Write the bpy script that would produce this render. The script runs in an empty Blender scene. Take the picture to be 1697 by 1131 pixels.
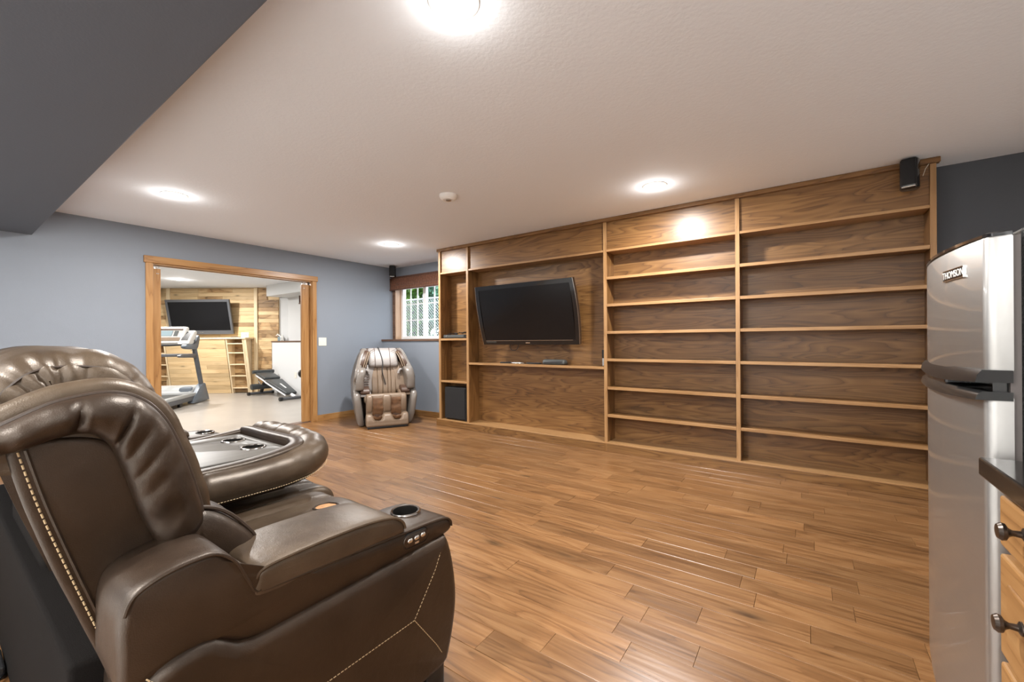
import bpy, bmesh, math, random
from math import sin, cos, pi, radians, sqrt, atan2
from mathutils import Vector, Matrix, noise
random.seed(7)
S = bpy.context.scene
COL = S.collection

# ------------------------------------------------------------------ camera
FPX = 694.0
TH = atan2(491.5, 694.0); ROLL = radians(0.41); CAMZ = 1.155
fw = Vector((-sin(TH), cos(TH), 0)); r0 = Vector((cos(TH), sin(TH), 0)); u0 = Vector((0, 0, 1))
rr = r0*cos(ROLL) - u0*sin(ROLL); uu = r0*sin(ROLL) + u0*cos(ROLL)
cd = bpy.data.cameras.new('camera'); cam = bpy.data.objects.new('camera', cd); COL.objects.link(cam)
cam.matrix_world = Matrix(((rr.x, uu.x, -fw.x, 0), (rr.y, uu.y, -fw.y, 0), (rr.z, uu.z, -fw.z, CAMZ), (0, 0, 0, 1)))
cd.sensor_width = 36.0; cd.sensor_fit = 'HORIZONTAL'; cd.lens = FPX/1697*36; cd.clip_start = 0.02
S.camera = cam
# ------------------------------------------------------------------ world, exposure
w = bpy.data.worlds.new('sky'); S.world = w; w.use_nodes = True
bg = w.node_tree.nodes['Background']; bg.inputs[0].default_value = (0.80, 0.90, 1.0, 1); bg.inputs[1].default_value = 6.0
S.view_settings.view_transform = 'Standard'; S.view_settings.look = 'None'
S.view_settings.exposure = 0.13; S.view_settings.gamma = 1.0; S.view_settings.use_curve_mapping = False
P_MAIN = 62.0     # living room recessed lights
P_FILL = 70.0     # unseen fill lights added behind the camera
P_GYM = 84.0
LIGHT_COL = (1.0, 0.972, 0.94)

# ------------------------------------------------------------------ material helpers
def mat(name):
    m = bpy.data.materials.new(name); m.use_nodes = True
    return m, m.node_tree.nodes, m.node_tree.links, m.node_tree.nodes['Principled BSDF']
def N(nt, t, **kw):
    n = nt.nodes.new(t)
    for k, v in kw.items(): setattr(n, k, v)
    return n
def ramp(nt, stops):
    r = nt.nodes.new('ShaderNodeValToRGB'); e = r.color_ramp.elements
    while len(e) < len(stops): e.new(0.5)
    for i, (p, c) in enumerate(stops):
        e[i].position = p; e[i].color = (c[0], c[1], c[2], 1)
    return r
def plain(name, col, rough=0.5, metal=0.0, bump=0.0, bscale=200, var=0.0, vscale=8, spec=0.5, coat=0.0):
    m, n, l, b = mat(name); nt = m.node_tree
    b.inputs['Base Color'].default_value = (*col, 1); b.inputs['Roughness'].default_value = rough
    b.inputs['Metallic'].default_value = metal; b.inputs['Specular IOR Level'].default_value = spec
    b.inputs['Coat Weight'].default_value = coat
    tc = N(nt, 'ShaderNodeTexCoord')
    if var > 0:
        ns = N(nt, 'ShaderNodeTexNoise'); ns.inputs['Scale'].default_value = vscale; ns.inputs['Detail'].default_value = 4
        l.new(tc.outputs['Object'], ns.inputs['Vector'])
        rp = ramp(nt, [(0.3, [c*(1-var) for c in col]), (0.7, [min(1, c*(1+var)) for c in col])])
        l.new(ns.outputs['Fac'], rp.inputs[0]); l.new(rp.outputs[0], b.inputs['Base Color'])
    if bump > 0:
        nb = N(nt, 'ShaderNodeTexNoise'); nb.inputs['Scale'].default_value = bscale; nb.inputs['Detail'].default_value = 3
        l.new(tc.outputs['Object'], nb.inputs['Vector'])
        bp = N(nt, 'ShaderNodeBump'); bp.inputs['Strength'].default_value = bump; bp.inputs['Distance'].default_value = 0.004
        l.new(nb.outputs['Fac'], bp.inputs['Height']); l.new(bp.outputs[0], b.inputs['Normal'])
    return m
def emit(name, col, s):
    m, n, l, b = mat(name)
    b.inputs['Base Color'].default_value = (0.8, 0.8, 0.8, 1)
    b.inputs['Emission Color'].default_value = (*col, 1); b.inputs['Emission Strength'].default_value = s
    return m
def wood(name, dark, mid, light, axis=0, rough=0.35, cath=9.0, across=5.0, along=0.55, fine=0.35, rnd=True, knots=0.0, tone=0.0, bump=0.06, rings=0.6, coat=0.0, scrape=0.0, spec=0.5, fk=26.0, fa=6.0):
    """axis: grain direction 0=x 1=y 2=z (object coordinates)."""
    m, n, l, b = mat(name); nt = m.node_tree
    tc = N(nt, 'ShaderNodeTexCoord'); oi = N(nt, 'ShaderNodeObjectInfo')
    vec = tc.outputs['Object']
    off = N(nt, 'ShaderNodeVectorMath', operation='SCALE'); off.inputs[0].default_value = (37.0, 91.0, 53.0)
    l.new(oi.outputs['Random'], off.inputs['Scale'])
    add = N(nt, 'ShaderNodeVectorMath', operation='ADD'); l.new(vec, add.inputs[0])
    if rnd: l.new(off.outputs[0], add.inputs[1])
    def stretch(a, c):
        mp = N(nt, 'ShaderNodeMapping'); s = [c, c, c]; s[axis] = a
        mp.inputs['Scale'].default_value = s; l.new(add.outputs[0], mp.inputs['Vector']); return mp.outputs[0]
    n1 = N(nt, 'ShaderNodeTexNoise'); n1.inputs['Scale'].default_value = 1.0; n1.inputs['Detail'].default_value = 2.0; n1.inputs['Roughness'].default_value = 0.45
    n1.inputs['Distortion'].default_value = 0.3
    l.new(stretch(along, across), n1.inputs['Vector'])
    mu = N(nt, 'ShaderNodeMath', operation='MULTIPLY'); mu.inputs[1].default_value = cath; l.new(n1.outputs['Fac'], mu.inputs[0])
    fr = N(nt, 'ShaderNodeMath', operation='FRACT'); l.new(mu.outputs[0], fr.inputs[0])
    n2 = N(nt, 'ShaderNodeTexNoise'); n2.inputs['Scale'].default_value = 1.0; n2.inputs['Detail'].default_value = 6.0; n2.inputs['Roughness'].default_value = 0.65
    l.new(stretch(along*fa, across*fk), n2.inputs['Vector'])
    r1 = ramp(nt, [(0.0, (0.15,)*3), (0.12, (0.45,)*3), (0.75, (1,)*3), (1.0, (0.55,)*3)])
    l.new(fr.outputs[0], r1.inputs[0])
    mx = N(nt, 'ShaderNodeMix', data_type='FLOAT'); mx.inputs[0].default_value = fine
    mx.inputs[0].default_value = 1.0 - rings
    l.new(r1.outputs[0], mx.inputs[2]); l.new(n2.outputs['Fac'], mx.inputs[3])
    n3 = N(nt, 'ShaderNodeTexNoise'); n3.inputs['Scale'].default_value = 1.0; n3.inputs['Detail'].default_value = 3.0
    l.new(stretch(along*1.5, across*1.2), n3.inputs['Vector'])
    m2 = N(nt, 'ShaderNodeMix', data_type='FLOAT'); m2.inputs[0].default_value = 0.35
    l.new(mx.outputs[0], m2.inputs[2]); l.new(n3.outputs['Fac'], m2.inputs[3])
    rp = ramp(nt, [(0.2, dark), (0.52, mid), (0.85, light)])
    l.new(m2.outputs[0], rp.inputs[0])
    col = rp.outputs[0]
    if tone > 0:
        mr = N(nt, 'ShaderNodeMapRange'); mr.inputs['To Min'].default_value = 1 - tone; mr.inputs['To Max'].default_value = 1 + tone*0.55
        l.new(oi.outputs['Random'], mr.inputs['Value'])
        vm = N(nt, 'ShaderNodeVectorMath', operation='SCALE'); l.new(col, vm.inputs[0]); l.new(mr.outputs[0], vm.inputs['Scale'])
        col = vm.outputs[0]
    if knots > 0:
        vo = N(nt, 'ShaderNodeTexVoronoi'); vo.inputs['Scale'].default_value = 1.0
        l.new(stretch(knots, knots*3.2), vo.inputs['Vector'])
        kr = ramp(nt, [(0.0, (0.12,)*3), (0.045, (0.35,)*3), (0.11, (0.85,)*3), (0.2, (1,)*3)])
        l.new(vo.outputs['Distance'], kr.inputs[0])
        mm = N(nt, 'ShaderNodeMix', data_type='RGBA', blend_type='MULTIPLY'); mm.inputs[0].default_value = 0.9
        l.new(col, mm.inputs[6]); l.new(kr.outputs[0], mm.inputs[7]); col = mm.outputs[2]
    l.new(col, b.inputs['Base Color'])
    b.inputs['Roughness'].default_value = rough; b.inputs['Coat Weight'].default_value = coat; b.inputs['Coat Roughness'].default_value = 0.2
    b.inputs['Specular IOR Level'].default_value = spec
    bp = N(nt, 'ShaderNodeBump'); bp.inputs['Strength'].default_value = bump; bp.inputs['Distance'].default_value = 0.003
    l.new(m2.outputs[0], bp.inputs['Height'])
    if scrape > 0:
        ns = N(nt, 'ShaderNodeTexNoise'); ns.inputs['Scale'].default_value = 1.0; ns.inputs['Detail'].default_value = 1.0
        l.new(stretch(1.2, 26.0), ns.inputs['Vector'])
        b2 = N(nt, 'ShaderNodeBump'); b2.inputs['Strength'].default_value = scrape; b2.inputs['Distance'].default_value = 0.006
        l.new(ns.outputs['Fac'], b2.inputs['Height']); l.new(bp.outputs[0], b2.inputs['Normal']); l.new(b2.outputs[0], b.inputs['Normal'])
    else:
        l.new(bp.outputs[0], b.inputs['Normal'])
    return m
def leather(name, c1, c2, rough=0.38):
    m, n, l, b = mat(name); nt = m.node_tree
    tc = N(nt, 'ShaderNodeTexCoord')
    n1 = N(nt, 'ShaderNodeTexNoise'); n1.inputs['Scale'].default_value = 7; n1.inputs['Detail'].default_value = 5; n1.inputs['Roughness'].default_value = 0.6
    l.new(tc.outputs['Object'], n1.inputs['Vector'])
    rp = ramp(nt, [(0.32, c1), (0.68, c2)]); l.new(n1.outputs['Fac'], rp.inputs[0]); l.new(rp.outputs[0], b.inputs['Base Color'])
    v = N(nt, 'ShaderNodeTexVoronoi'); v.inputs['Scale'].default_value = 420; l.new(tc.outputs['Object'], v.inputs['Vector'])
    n2 = N(nt, 'ShaderNodeTexNoise'); n2.inputs['Scale'].default_value = 35; n2.inputs['Detail'].default_value = 4; l.new(tc.outputs['Object'], n2.inputs['Vector'])
    b1 = N(nt, 'ShaderNodeBump'); b1.inputs['Strength'].default_value = 0.16; b1.inputs['Distance'].default_value = 0.0012; l.new(v.outputs['Distance'], b1.inputs['Height'])
    b2 = N(nt, 'ShaderNodeBump'); b2.inputs['Strength'].default_value = 0.22; b2.inputs['Distance'].default_value = 0.004; l.new(n2.outputs['Fac'], b2.inputs['Height'])
    l.new(b1.outputs[0], b2.inputs['Normal']); l.new(b2.outputs[0], b.inputs['Normal'])
    mr = N(nt, 'ShaderNodeMapRange'); mr.inputs['To Min'].default_value = rough-0.06; mr.inputs['To Max'].default_value = rough+0.1
    l.new(n1.outputs['Fac'], mr.inputs['Value']); l.new(mr.outputs[0], b.inputs['Roughness'])
    b.inputs['Specular IOR Level'].default_value = 0.62; b.inputs['Specular Tint'].default_value = (1.0, 0.89, 0.78, 1)
    return m
def glass(name, tint=(1, 1, 1), refl=0.08):
    m, n, l, b = mat(name); nt = m.node_tree; n.remove(b)
    tr = N(nt, 'ShaderNodeBsdfTransparent'); tr.inputs[0].default_value = (*tint, 1)
    gl = N(nt, 'ShaderNodeBsdfGlossy'); gl.inputs['Roughness'].default_value = 0.02
    lw = N(nt, 'ShaderNodeLayerWeight'); lw.inputs[0].default_value = 0.5
    pw = N(nt, 'ShaderNodeMath', operation='POWER'); pw.inputs[1].default_value = 5.0; l.new(lw.outputs['Facing'], pw.inputs[0])
    fz = N(nt, 'ShaderNodeMath', operation='MULTIPLY_ADD'); fz.inputs[1].default_value = 0.6; fz.inputs[2].default_value = 0.03; l.new(pw.outputs[0], fz.inputs[0])
    mx = N(nt, 'ShaderNodeMixShader'); l.new(fz.outputs[0], mx.inputs[0]); l.new(tr.outputs[0], mx.inputs[1]); l.new(gl.outputs[0], mx.inputs[2])
    l.new(mx.outputs[0], n['Material Output'].inputs[0]); return m

M = {}
M['ceiling'] = plain('ceiling_paint', (0.80, 0.832, 0.872), 0.85, bump=0.35, bscale=55, spec=0.2)
M['wall'] = plain('slate_blue_paint', (0.215, 0.240, 0.278), 0.6, bump=0.12, bscale=120, spec=0.35)
M['darkwall'] = plain('charcoal_wall', (0.085, 0.092, 0.105), 0.6, bump=0.12, bscale=120, spec=0.35)  # darker flat colour than the window wall
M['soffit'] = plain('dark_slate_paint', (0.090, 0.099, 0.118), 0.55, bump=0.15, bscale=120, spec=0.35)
M['gym_wall'] = plain('pale_grey_paint', (0.66, 0.67, 0.67), 0.7, bump=0.08, bscale=120)
M['kitchen'] = plain('bounce_white_paint', (0.80, 0.80, 0.79), 0.7)  # unseen walls behind the camera, made white to bounce light
M['bounce_floor'] = plain('pale_bounce_slab', (0.72, 0.71, 0.69), 0.5)  # pale tone chosen to throw light up to the ceiling
M['gym_floor'] = plain('grey_vinyl', (0.37, 0.335, 0.295), 0.28, var=0.06, vscale=3)
M['subfloor'] = plain('subfloor_dark', (0.11, 0.055, 0.026), 0.8)
OD, OM, OL = (0.046, 0.020, 0.006), (0.172, 0.081, 0.025), (0.285, 0.150, 0.052)
M['oak_x'] = wood('oak_grain_across', OD, OM, OL, 0, 0.38, cath=13, across=7.5, along=0.9, bump=0.10, rings=0.62, fk=13.0, fa=4.0)
M['oak_z'] = wood('oak_grain_up', OD, OM, OL, 2, 0.34, cath=8, across=9.0, along=0.8, bump=0.10)
M['oak_y'] = wood('oak_grain_deep', OD, OM, OL, 1, 0.34, cath=8, across=9.0, along=0.8, bump=0.10)
E1, E2, E3 = (0.21, 0.105, 0.038), (0.34, 0.185, 0.074), (0.44, 0.262, 0.120)
M['edge_x'] = wood('oak_edging_across', E1, E2, E3, 0, 0.36, cath=6, across=14, along=0.9)
M['edge_z'] = wood('oak_edging_up', E1, E2, E3, 2, 0.36, cath=6, across=14, along=0.9)
D1, D2, D3 = (0.16, 0.070, 0.018), (0.33, 0.165, 0.055), (0.44, 0.250, 0.100)
M['door_z'] = wood('golden_oak_up', D1, D2, D3, 2, 0.35, cath=7, across=11, along=0.7)
M['door_y'] = wood('golden_oak_along', D1, D2, D3, 1, 0.35, cath=7, across=11, along=0.7)
M['cab_y'] = wood('cabinet_oak', (0.13, 0.060, 0.018), (0.28, 0.142, 0.050), (0.36, 0.205, 0.082), 1, 0.38, cath=9, across=9, along=0.8)
M['plank'] = wood('hickory_floor', (0.040, 0.016, 0.005), (0.205, 0.097, 0.036), (0.350, 0.197, 0.088), 0, 0.30, cath=9, across=8.5, along=0.9,
                  tone=0.24, knots=1.3, rings=0.38, bump=0.06, scrape=0.24, spec=0.75, fk=10.0, fa=4.0)
M['pine'] = wood('torched_pine', (0.34, 0.20, 0.085), (0.66, 0.47, 0.25), (0.78, 0.60, 0.36), 0, 0.55, cath=4, across=9, along=0.8, tone=0.18, knots=1.6, rings=0.3)
M['pine_dark'] = wood('burnt_pine', (0.05, 0.026, 0.012), (0.40, 0.24, 0.105), (0.66, 0.48, 0.26), 0, 0.55, cath=2.2, across=4, along=2.2, tone=0.35, knots=2.6, rings=0.55)
M['pine_up'] = wood('pine_board', (0.55, 0.38, 0.20), (0.76, 0.60, 0.38), (0.84, 0.70, 0.48), 2, 0.55, cath=4, across=9, along=0.8, rings=0.3)
M['leather'] = leather('brown_leather', (0.0110, 0.0058, 0.0032), (0.0260, 0.0146, 0.0082), 0.41)
M['leather2'] = leather('brown_leather_worn', (0.034, 0.0215, 0.0130), (0.072, 0.050, 0.0315), 0.38)
M['piping'] = plain('leather_piping', (0.04, 0.026, 0.018), 0.4)
M['thread'] = plain('tan_thread', (0.50, 0.38, 0.22), 0.7)
M['foam'] = plain('bare_foam', (0.42, 0.22, 0.10), 0.9, bump=0.3, bscale=300, var=0.15, vscale=60)
M['tray'] = wood('tray_laminate', (0.045, 0.041, 0.036), (0.085, 0.078, 0.068), (0.125, 0.115, 0.10), 1, 0.45, cath=4, across=30, along=1.2, rings=0.2, bump=0.04)
M['darkfab'] = plain('black_dust_cloth', (0.006, 0.005, 0.0045), 0.9, bump=0.3, bscale=400, spec=0.1)
M['chrome'] = plain('dark_chrome', (0.42, 0.40, 0.38), 0.18, 1.0)
M['steel'] = plain('bright_steel', (0.72, 0.71, 0.69), 0.22, 1.0)
M['handlemetal'] = plain('handle_black', (0.012, 0.011, 0.011), 0.3, spec=0.3)
M['handleedge'] = plain('handle_smoke', (0.03, 0.03, 0.03), 0.2, 0.5, spec=0.4)
M['cup'] = plain('cup_black', (0.012, 0.011, 0.010), 0.25)
M['bronze'] = plain('oiled_bronze', (0.085, 0.070, 0.060), 0.32, 0.9)
M['black'] = plain('black_plastic', (0.014, 0.014, 0.015), 0.35)
M['gloss'] = plain('gloss_black', (0.008, 0.008, 0.009), 0.12, coat=0.3)
M['screen'] = plain('tv_glass', (0.006, 0.006, 0.007), 0.18, spec=0.35)
M['grille'] = plain('speaker_cloth', (0.012, 0.012, 0.013), 0.9, bump=0.4, bscale=500)
M['subcab'] = plain('black_vinyl_wrap', (0.020, 0.020, 0.021), 0.5, bump=0.2, bscale=300)
M['greyplastic'] = plain('charcoal_plastic', (0.065, 0.070, 0.068), 0.45)
M['white'] = plain('white_plastic', (0.80, 0.79, 0.76), 0.4)
M['almond'] = plain('almond_plate', (0.78, 0.73, 0.62), 0.4)
M['vinyl'] = plain('white_vinyl', (0.86, 0.86, 0.86), 0.4)
M['glass'] = glass('window_glass')
M['bamboo'] = plain('woven_bamboo', (0.20, 0.085, 0.048), 0.6, var=0.35, vscale=40)
M['bamboo2'] = plain('woven_bamboo_dark', (0.10, 0.045, 0.028), 0.6, var=0.3, vscale=40)
M['bamboo_grey'] = plain('woven_bamboo_grey', (0.16, 0.12, 0.075), 0.6, var=0.3, vscale=40)
M['granite'] = plain('black_granite', (0.012, 0.011, 0.010), 0.12, var=0.6, vscale=180)
M['fridgeside'] = plain('black_pebble_steel', (0.011, 0.013, 0.013), 0.3, bump=0.9, bscale=160)
M['gasket'] = plain('grey_gasket', (0.10, 0.085, 0.08), 0.6)
M['tanlea'] = plain('taupe_vinyl', (0.205, 0.145, 0.098), 0.42, var=0.06, vscale=12)
M['paleshell'] = plain('champagne_shell', (0.19, 0.168, 0.148), 0.32, var=0.04)
M['palelea'] = plain('pale_quilted_vinyl', (0.29, 0.268, 0.255), 0.42)
M['brownlea'] = plain('caramel_cloth', (0.12, 0.055, 0.021), 0.6, var=0.3, vscale=25)
M['darkbrown'] = plain('dark_brown_vinyl', (0.07, 0.036, 0.022), 0.45)
M['gymgrey'] = plain('charcoal_steel', (0.085, 0.088, 0.095), 0.4)
M['gymslate'] = plain('slate_plastic', (0.13, 0.15, 0.175), 0.4)
M['gymsilver'] = plain('silver_plastic', (0.62, 0.60, 0.56), 0.35)
M['railgrey'] = plain('rail_grey', (0.34, 0.345, 0.34), 0.4)
M['belt'] = plain('running_belt', (0.10, 0.10, 0.095), 0.7)
M['pad'] = plain('bench_vinyl', (0.045, 0.050, 0.052), 0.4)
M['whitemetal'] = plain('white_powder_coat', (0.75, 0.75, 0.77), 0.35)
M['lcd'] = plain('lcd_screen', (0.22, 0.29, 0.32), 0.25)
M['leaf'] = plain('leaf_green', (0.13, 0.27, 0.04), 0.5, var=0.6, vscale=3)
M['leaf2'] = plain('leaf_bluegreen', (0.12, 0.24, 0.16), 0.5, var=0.5, vscale=3)
M['soil'] = plain('gravel_bed', (0.30, 0.29, 0.25), 0.9, var=0.4, vscale=30)
M['wire'] = plain('galvanised_wire', (0.55, 0.55, 0.54), 0.4, 0.5)
M['lens'] = emit('lit_lens', (1.0, 0.97, 0.92), 14.0)
M['sill'] = wood('dark_stained_sill', (0.05, 0.025, 0.014), (0.12, 0.065, 0.04), (0.19, 0.115, 0.08), 0, 0.4, cath=6, across=10, along=0.7)
M['jambwood'] = wood('window_jamb_oak', (0.25, 0.14, 0.07), (0.40, 0.25, 0.15), (0.50, 0.34, 0.22), 2, 0.4, cath=6, across=10, along=0.7)

def stainless(name):
    m, n, l, b = mat(name); nt = m.node_tree
    tc = N(nt, 'ShaderNodeTexCoord'); mp = N(nt, 'ShaderNodeMapping'); mp.inputs['Scale'].default_value = (4, 4, 900)
    l.new(tc.outputs['Object'], mp.inputs['Vector'])
    ns = N(nt, 'ShaderNodeTexNoise'); ns.inputs['Scale'].default_value = 1; ns.inputs['Detail'].default_value = 2; l.new(mp.outputs[0], ns.inputs['Vector'])
    mr = N(nt, 'ShaderNodeMapRange'); mr.inputs['To Min'].default_value = 0.36; mr.inputs['To Max'].default_value = 0.46; l.new(ns.outputs['Fac'], mr.inputs['Value'])
    l.new(mr.outputs[0], b.inputs['Roughness'])
    b.inputs['Metallic'].default_value = 0.9; b.inputs['Base Color'].default_value = (0.36, 0.355, 0.345, 1)
    b.inputs['Coat Weight'].default_value = 0.55; b.inputs['Coat Roughness'].default_value = 0.06
    return m
M['stainless'] = stainless('brushed_stainless')

# ------------------------------------------------------------------ object helpers
def link(o, parent=None):
    COL.objects.link(o)
    if parent is not None: o.parent = parent
    return o
def finish(me, m, smooth):
    me.materials.append(m)
    if smooth:
        for p in me.polygons: p.use_smooth = True
        if smooth != 'all': me.set_sharp_from_angle(angle=radians(smooth if smooth is not True else 40))
def worldloc(p):
    v = Vector((0, 0, 0))
    while p is not None: v = v + p.location; p = p.parent
    return v
def obj(name, bm, m, parent=None, smooth=False, local=False, origin=None):
    """bm is in world coordinates unless local (then in the thing's own coordinates)."""
    bmesh.ops.recalc_face_normals(bm, faces=bm.faces)
    if bm.calc_volume(signed=True) < 0: bmesh.ops.reverse_faces(bm, faces=bm.faces)
    me = bpy.data.meshes.new(name)
    base = Vector((0, 0, 0))
    if not local and parent is not None: base = worldloc(parent)
    loc = Vector((0, 0, 0))
    if origin is not None:
        loc = Vector(origin) - base; base = Vector(origin)
    if base.length > 0: bmesh.ops.translate(bm, vec=-base, verts=bm.verts)
    bm.to_mesh(me); bm.free()
    finish(me, m, smooth)
    o = bpy.data.objects.new(name, me); o.location = loc
    return link(o, parent)
def tag(o, label, cat, group=None, kind=None):
    o['label'] = label; o['category'] = cat
    if group: o['group'] = group
    if kind: o['kind'] = kind
    return o
def thing(name, label, cat, loc=(0, 0, 0), rotz=0, group=None):
    o = bpy.data.objects.new(name, None); o.empty_display_size = 0.1
    o.location = loc; o.rotation_euler = (0, 0, rotz); link(o)
    return tag(o, label, cat, group)
def struct(o): o['kind'] = 'structure'; return o
def stuff(o): o['kind'] = 'stuff'; return o
def B(): return bmesh.new()
def box(bm, x0, x1, y0, y1, z0, z1, bev=0.0, seg=2):
    r = bmesh.ops.create_cube(bm, size=1.0); vs = r['verts']
    for v in vs:
        v.co = Vector(((x0+x1)/2 + v.co.x*(x1-x0), (y0+y1)/2 + v.co.y*(y1-y0), (z0+z1)/2 + v.co.z*(z1-z0)))
    if bev > 0:
        es = list({e for v in vs for e in v.link_edges})
        bmesh.ops.bevel(bm, geom=es, offset=bev, segments=seg, profile=0.5, affect='EDGES')
    return bm
def bx(*a, **k): return box(B(), *a, **k)
def hexa(bm, pts):
    vs = [bm.verts.new(p) for p in pts]
    for f in ((0,1,2,3),(4,5,6,7),(0,1,5,4),(1,2,6,5),(2,3,7,6),(3,0,4,7)): bm.faces.new([vs[i] for i in f])
    return bm
def cyl(bm, c, r, h, axis='z', n=24, r2=None, bev=0.0):
    """cylinder centred on c."""
    ret = bmesh.ops.create_cone(bm, cap_ends=True, segments=n, radius1=r, radius2=r if r2 is None else r2, depth=h)
    vs = ret['verts']
    if bev > 0:
        es = [e for e in {e for v in vs for e in v.link_edges} if abs(e.verts[0].co.z-e.verts[1].co.z) < 1e-6]
        rb = bmesh.ops.bevel(bm, geom=es, offset=bev, segments=2, profile=0.5, affect='EDGES')
        vs = list({v for v in rb['verts']} | {v for v in vs if v.is_valid})
    R = Matrix.Identity(3)
    if axis == 'x': R = Matrix.Rotation(pi/2, 3, 'Y')
    elif axis == 'y': R = Matrix.Rotation(-pi/2, 3, 'X')
    elif axis != 'z': R = Vector((0, 0, 1)).rotation_difference(Vector(axis).normalized()).to_matrix()
    for v in vs: v.co = R @ v.co + Vector(c)
    return bm
def catmull(pts, n, closed=False):
    P = [Vector(p) for p in pts]; k = len(P); out = []
    segs = k if closed else k-1
    for i in range(segs):
        if closed: p0, p1, p2, p3 = P[(i-1) % k], P[i], P[(i+1) % k], P[(i+2) % k]
        else: p0, p1, p2, p3 = P[max(i-1, 0)], P[i], P[i+1], P[min(i+2, k-1)]
        for j in range(n):
            t = j/n
            out.append(0.5*((2*p1)+(p2-p0)*t+(2*p0-5*p1+4*p2-p3)*t*t+(3*p1-p0-3*p2+p3)*t**3))
    if not closed: out.append(P[-1].copy())
    return out
def resample(pts, n, closed=False):
    P = [Vector(p) for p in pts]
    if closed: P = P+[P[0]]
    L = [0]
    for a, b in zip(P, P[1:]): L.append(L[-1]+(b-a).length)
    T = L[-1]; out = []; k = 0
    cnt = n if closed else n-1
    for i in range(n):
        d = T*i/cnt
        while k < len(L)-2 and L[k+1] < d: k += 1
        s = (d-L[k])/max(1e-9, L[k+1]-L[k]); out.append(P[k].lerp(P[k+1], min(1, max(0, s))))
    return out
def tube(bm, pts, r, n=8, closed=False, radii=None, flat=1.0, caps=True):
    P = [Vector(p) for p in pts]; k = len(P); rings = []
    prev = None
    for i in range(k):
        if closed: t = (P[(i+1) % k]-P[(i-1) % k])
        else: t = P[min(i+1, k-1)]-P[max(i-1, 0)]
        t.normalize()
        if prev is None:
            a = Vector((0, 0, 1)) if abs(t.z) < 0.9 else Vector((1, 0, 0))
            nrm = (a - t*a.dot(t)).normalized()
        else:
            nrm = (prev - t*prev.dot(t)).normalized()
        prev = nrm; bi = t.cross(nrm); rad = r if radii is None else radii[i]
        rings.append([bm.verts.new(P[i] + nrm*(rad*flat*cos(2*pi*j/n)) + bi*(rad*sin(2*pi*j/n))) for j in range(n)])
    m = k if closed else k-1
    for i in range(m):
        a, b = rings[i], rings[(i+1) % k]
        for j in range(n): bm.faces.new((a[j], a[(j+1) % n], b[(j+1) % n], b[j]))
    if not closed and caps:
        bm.faces.new(rings[0][::-1]); bm.faces.new(rings[-1])
    return bm
def lathe(bm, prof, c=(0, 0, 0), n=24, axis='z'):
    """prof = [(r, h)...] around axis through c."""
    R = Matrix.Identity(3)
    if axis == 'x': R = Matrix.Rotation(pi/2, 3, 'Y')
    elif axis == '-x': R = Matrix.Rotation(-pi/2, 3, 'Y')
    elif axis == '-z': R = Matrix.Rotation(pi, 3, 'X')
    elif axis == '-y': R = Matrix.Rotation(pi/2, 3, 'X')
    rings = []
    for r, h in prof:
        if r < 1e-6: rings.append([bm.verts.new(R @ Vector((0, 0, h))+Vector(c))])
        else: rings.append([bm.verts.new(R @ Vector((r*cos(2*pi*j/n), r*sin(2*pi*j/n), h))+Vector(c)) for j in range(n)])
    for a, b in zip(rings, rings[1:]):
        for j in range(n):
            q = [a[j % len(a)], a[(j+1) % len(a)], b[(j+1) % len(b)], b[j % len(b)]]
            u = []
            for v in q:
                if v not in u: u.append(v)
            if len(u) > 2: bm.faces.new(u)
    if len(rings[0]) > 1 and len(rings[-1]) > 1:
        a, b = rings[-1], rings[0]
        for j in range(n): bm.faces.new((a[j], a[(j+1) % n], b[(j+1) % n], b[j]))
    else:
        for rg in (rings[0], rings[-1]):
            if len(rg) > 1: bm.faces.new(rg)
    return bm
def inset2(pts, d):
    """inward offset of a closed 2D loop (list of (a,b))."""
    n = len(pts); area = sum(pts[i][0]*pts[(i+1) % n][1]-pts[(i+1) % n][0]*pts[i][1] for i in range(n))
    sgn = 1 if area > 0 else -1; out = []
    for i in range(n):
        p, q = Vector(pts[i-1]), Vector(pts[(i+1) % n]); t = (q-p)
        if t.length < 1e-9: out.append(Vector(pts[i])); continue
        t.normalize(); out.append(Vector(pts[i]) + Vector((-t.y, t.x))*sgn*d)
    return out
def loft(bm, prof, stations, axis=0, n=64, smooth_prof=True, per=8, fn=None):
    """closed 2D profile swept along axis. stations = [(pos, inset), ...]. axis 0: prof=(y,z); 1: (x,z); 2: (x,y)"""
    pr = [Vector((p[0], p[1], 0)) for p in prof]
    pts = resample(catmull(pr, per, True), n, True) if smooth_prof else resample(pr, n, True) if n else pr
    p2 = [(p.x, p.y) for p in pts]
    rings = []
    for pos, ins in stations:
        q = inset2(p2, ins) if abs(ins) > 1e-9 else [Vector(p) for p in p2]
        ring = []
        for i, a in enumerate(q):
            co = Vector((pos, a.x, a.y)) if axis == 0 else Vector((a.x, pos, a.y)) if axis == 1 else Vector((a.x, a.y, pos))
            if fn: co = fn(co, i/len(q))
            ring.append(bm.verts.new(co))
        rings.append(ring)
    k = len(rings[0])
    for a, b in zip(rings, rings[1:]):
        for j in range(k): bm.faces.new((a[j], a[(j+1) % k], b[(j+1) % k], b[j]))
    for rg in (rings[0], rings[-1]):
        c = Vector((0, 0, 0))
        for v in rg: c += v.co
        cv = bm.verts.new(c/len(rg))
        for j in range(k): bm.faces.new((rg[j], rg[(j+1) % k], cv))
    return bm
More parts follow.
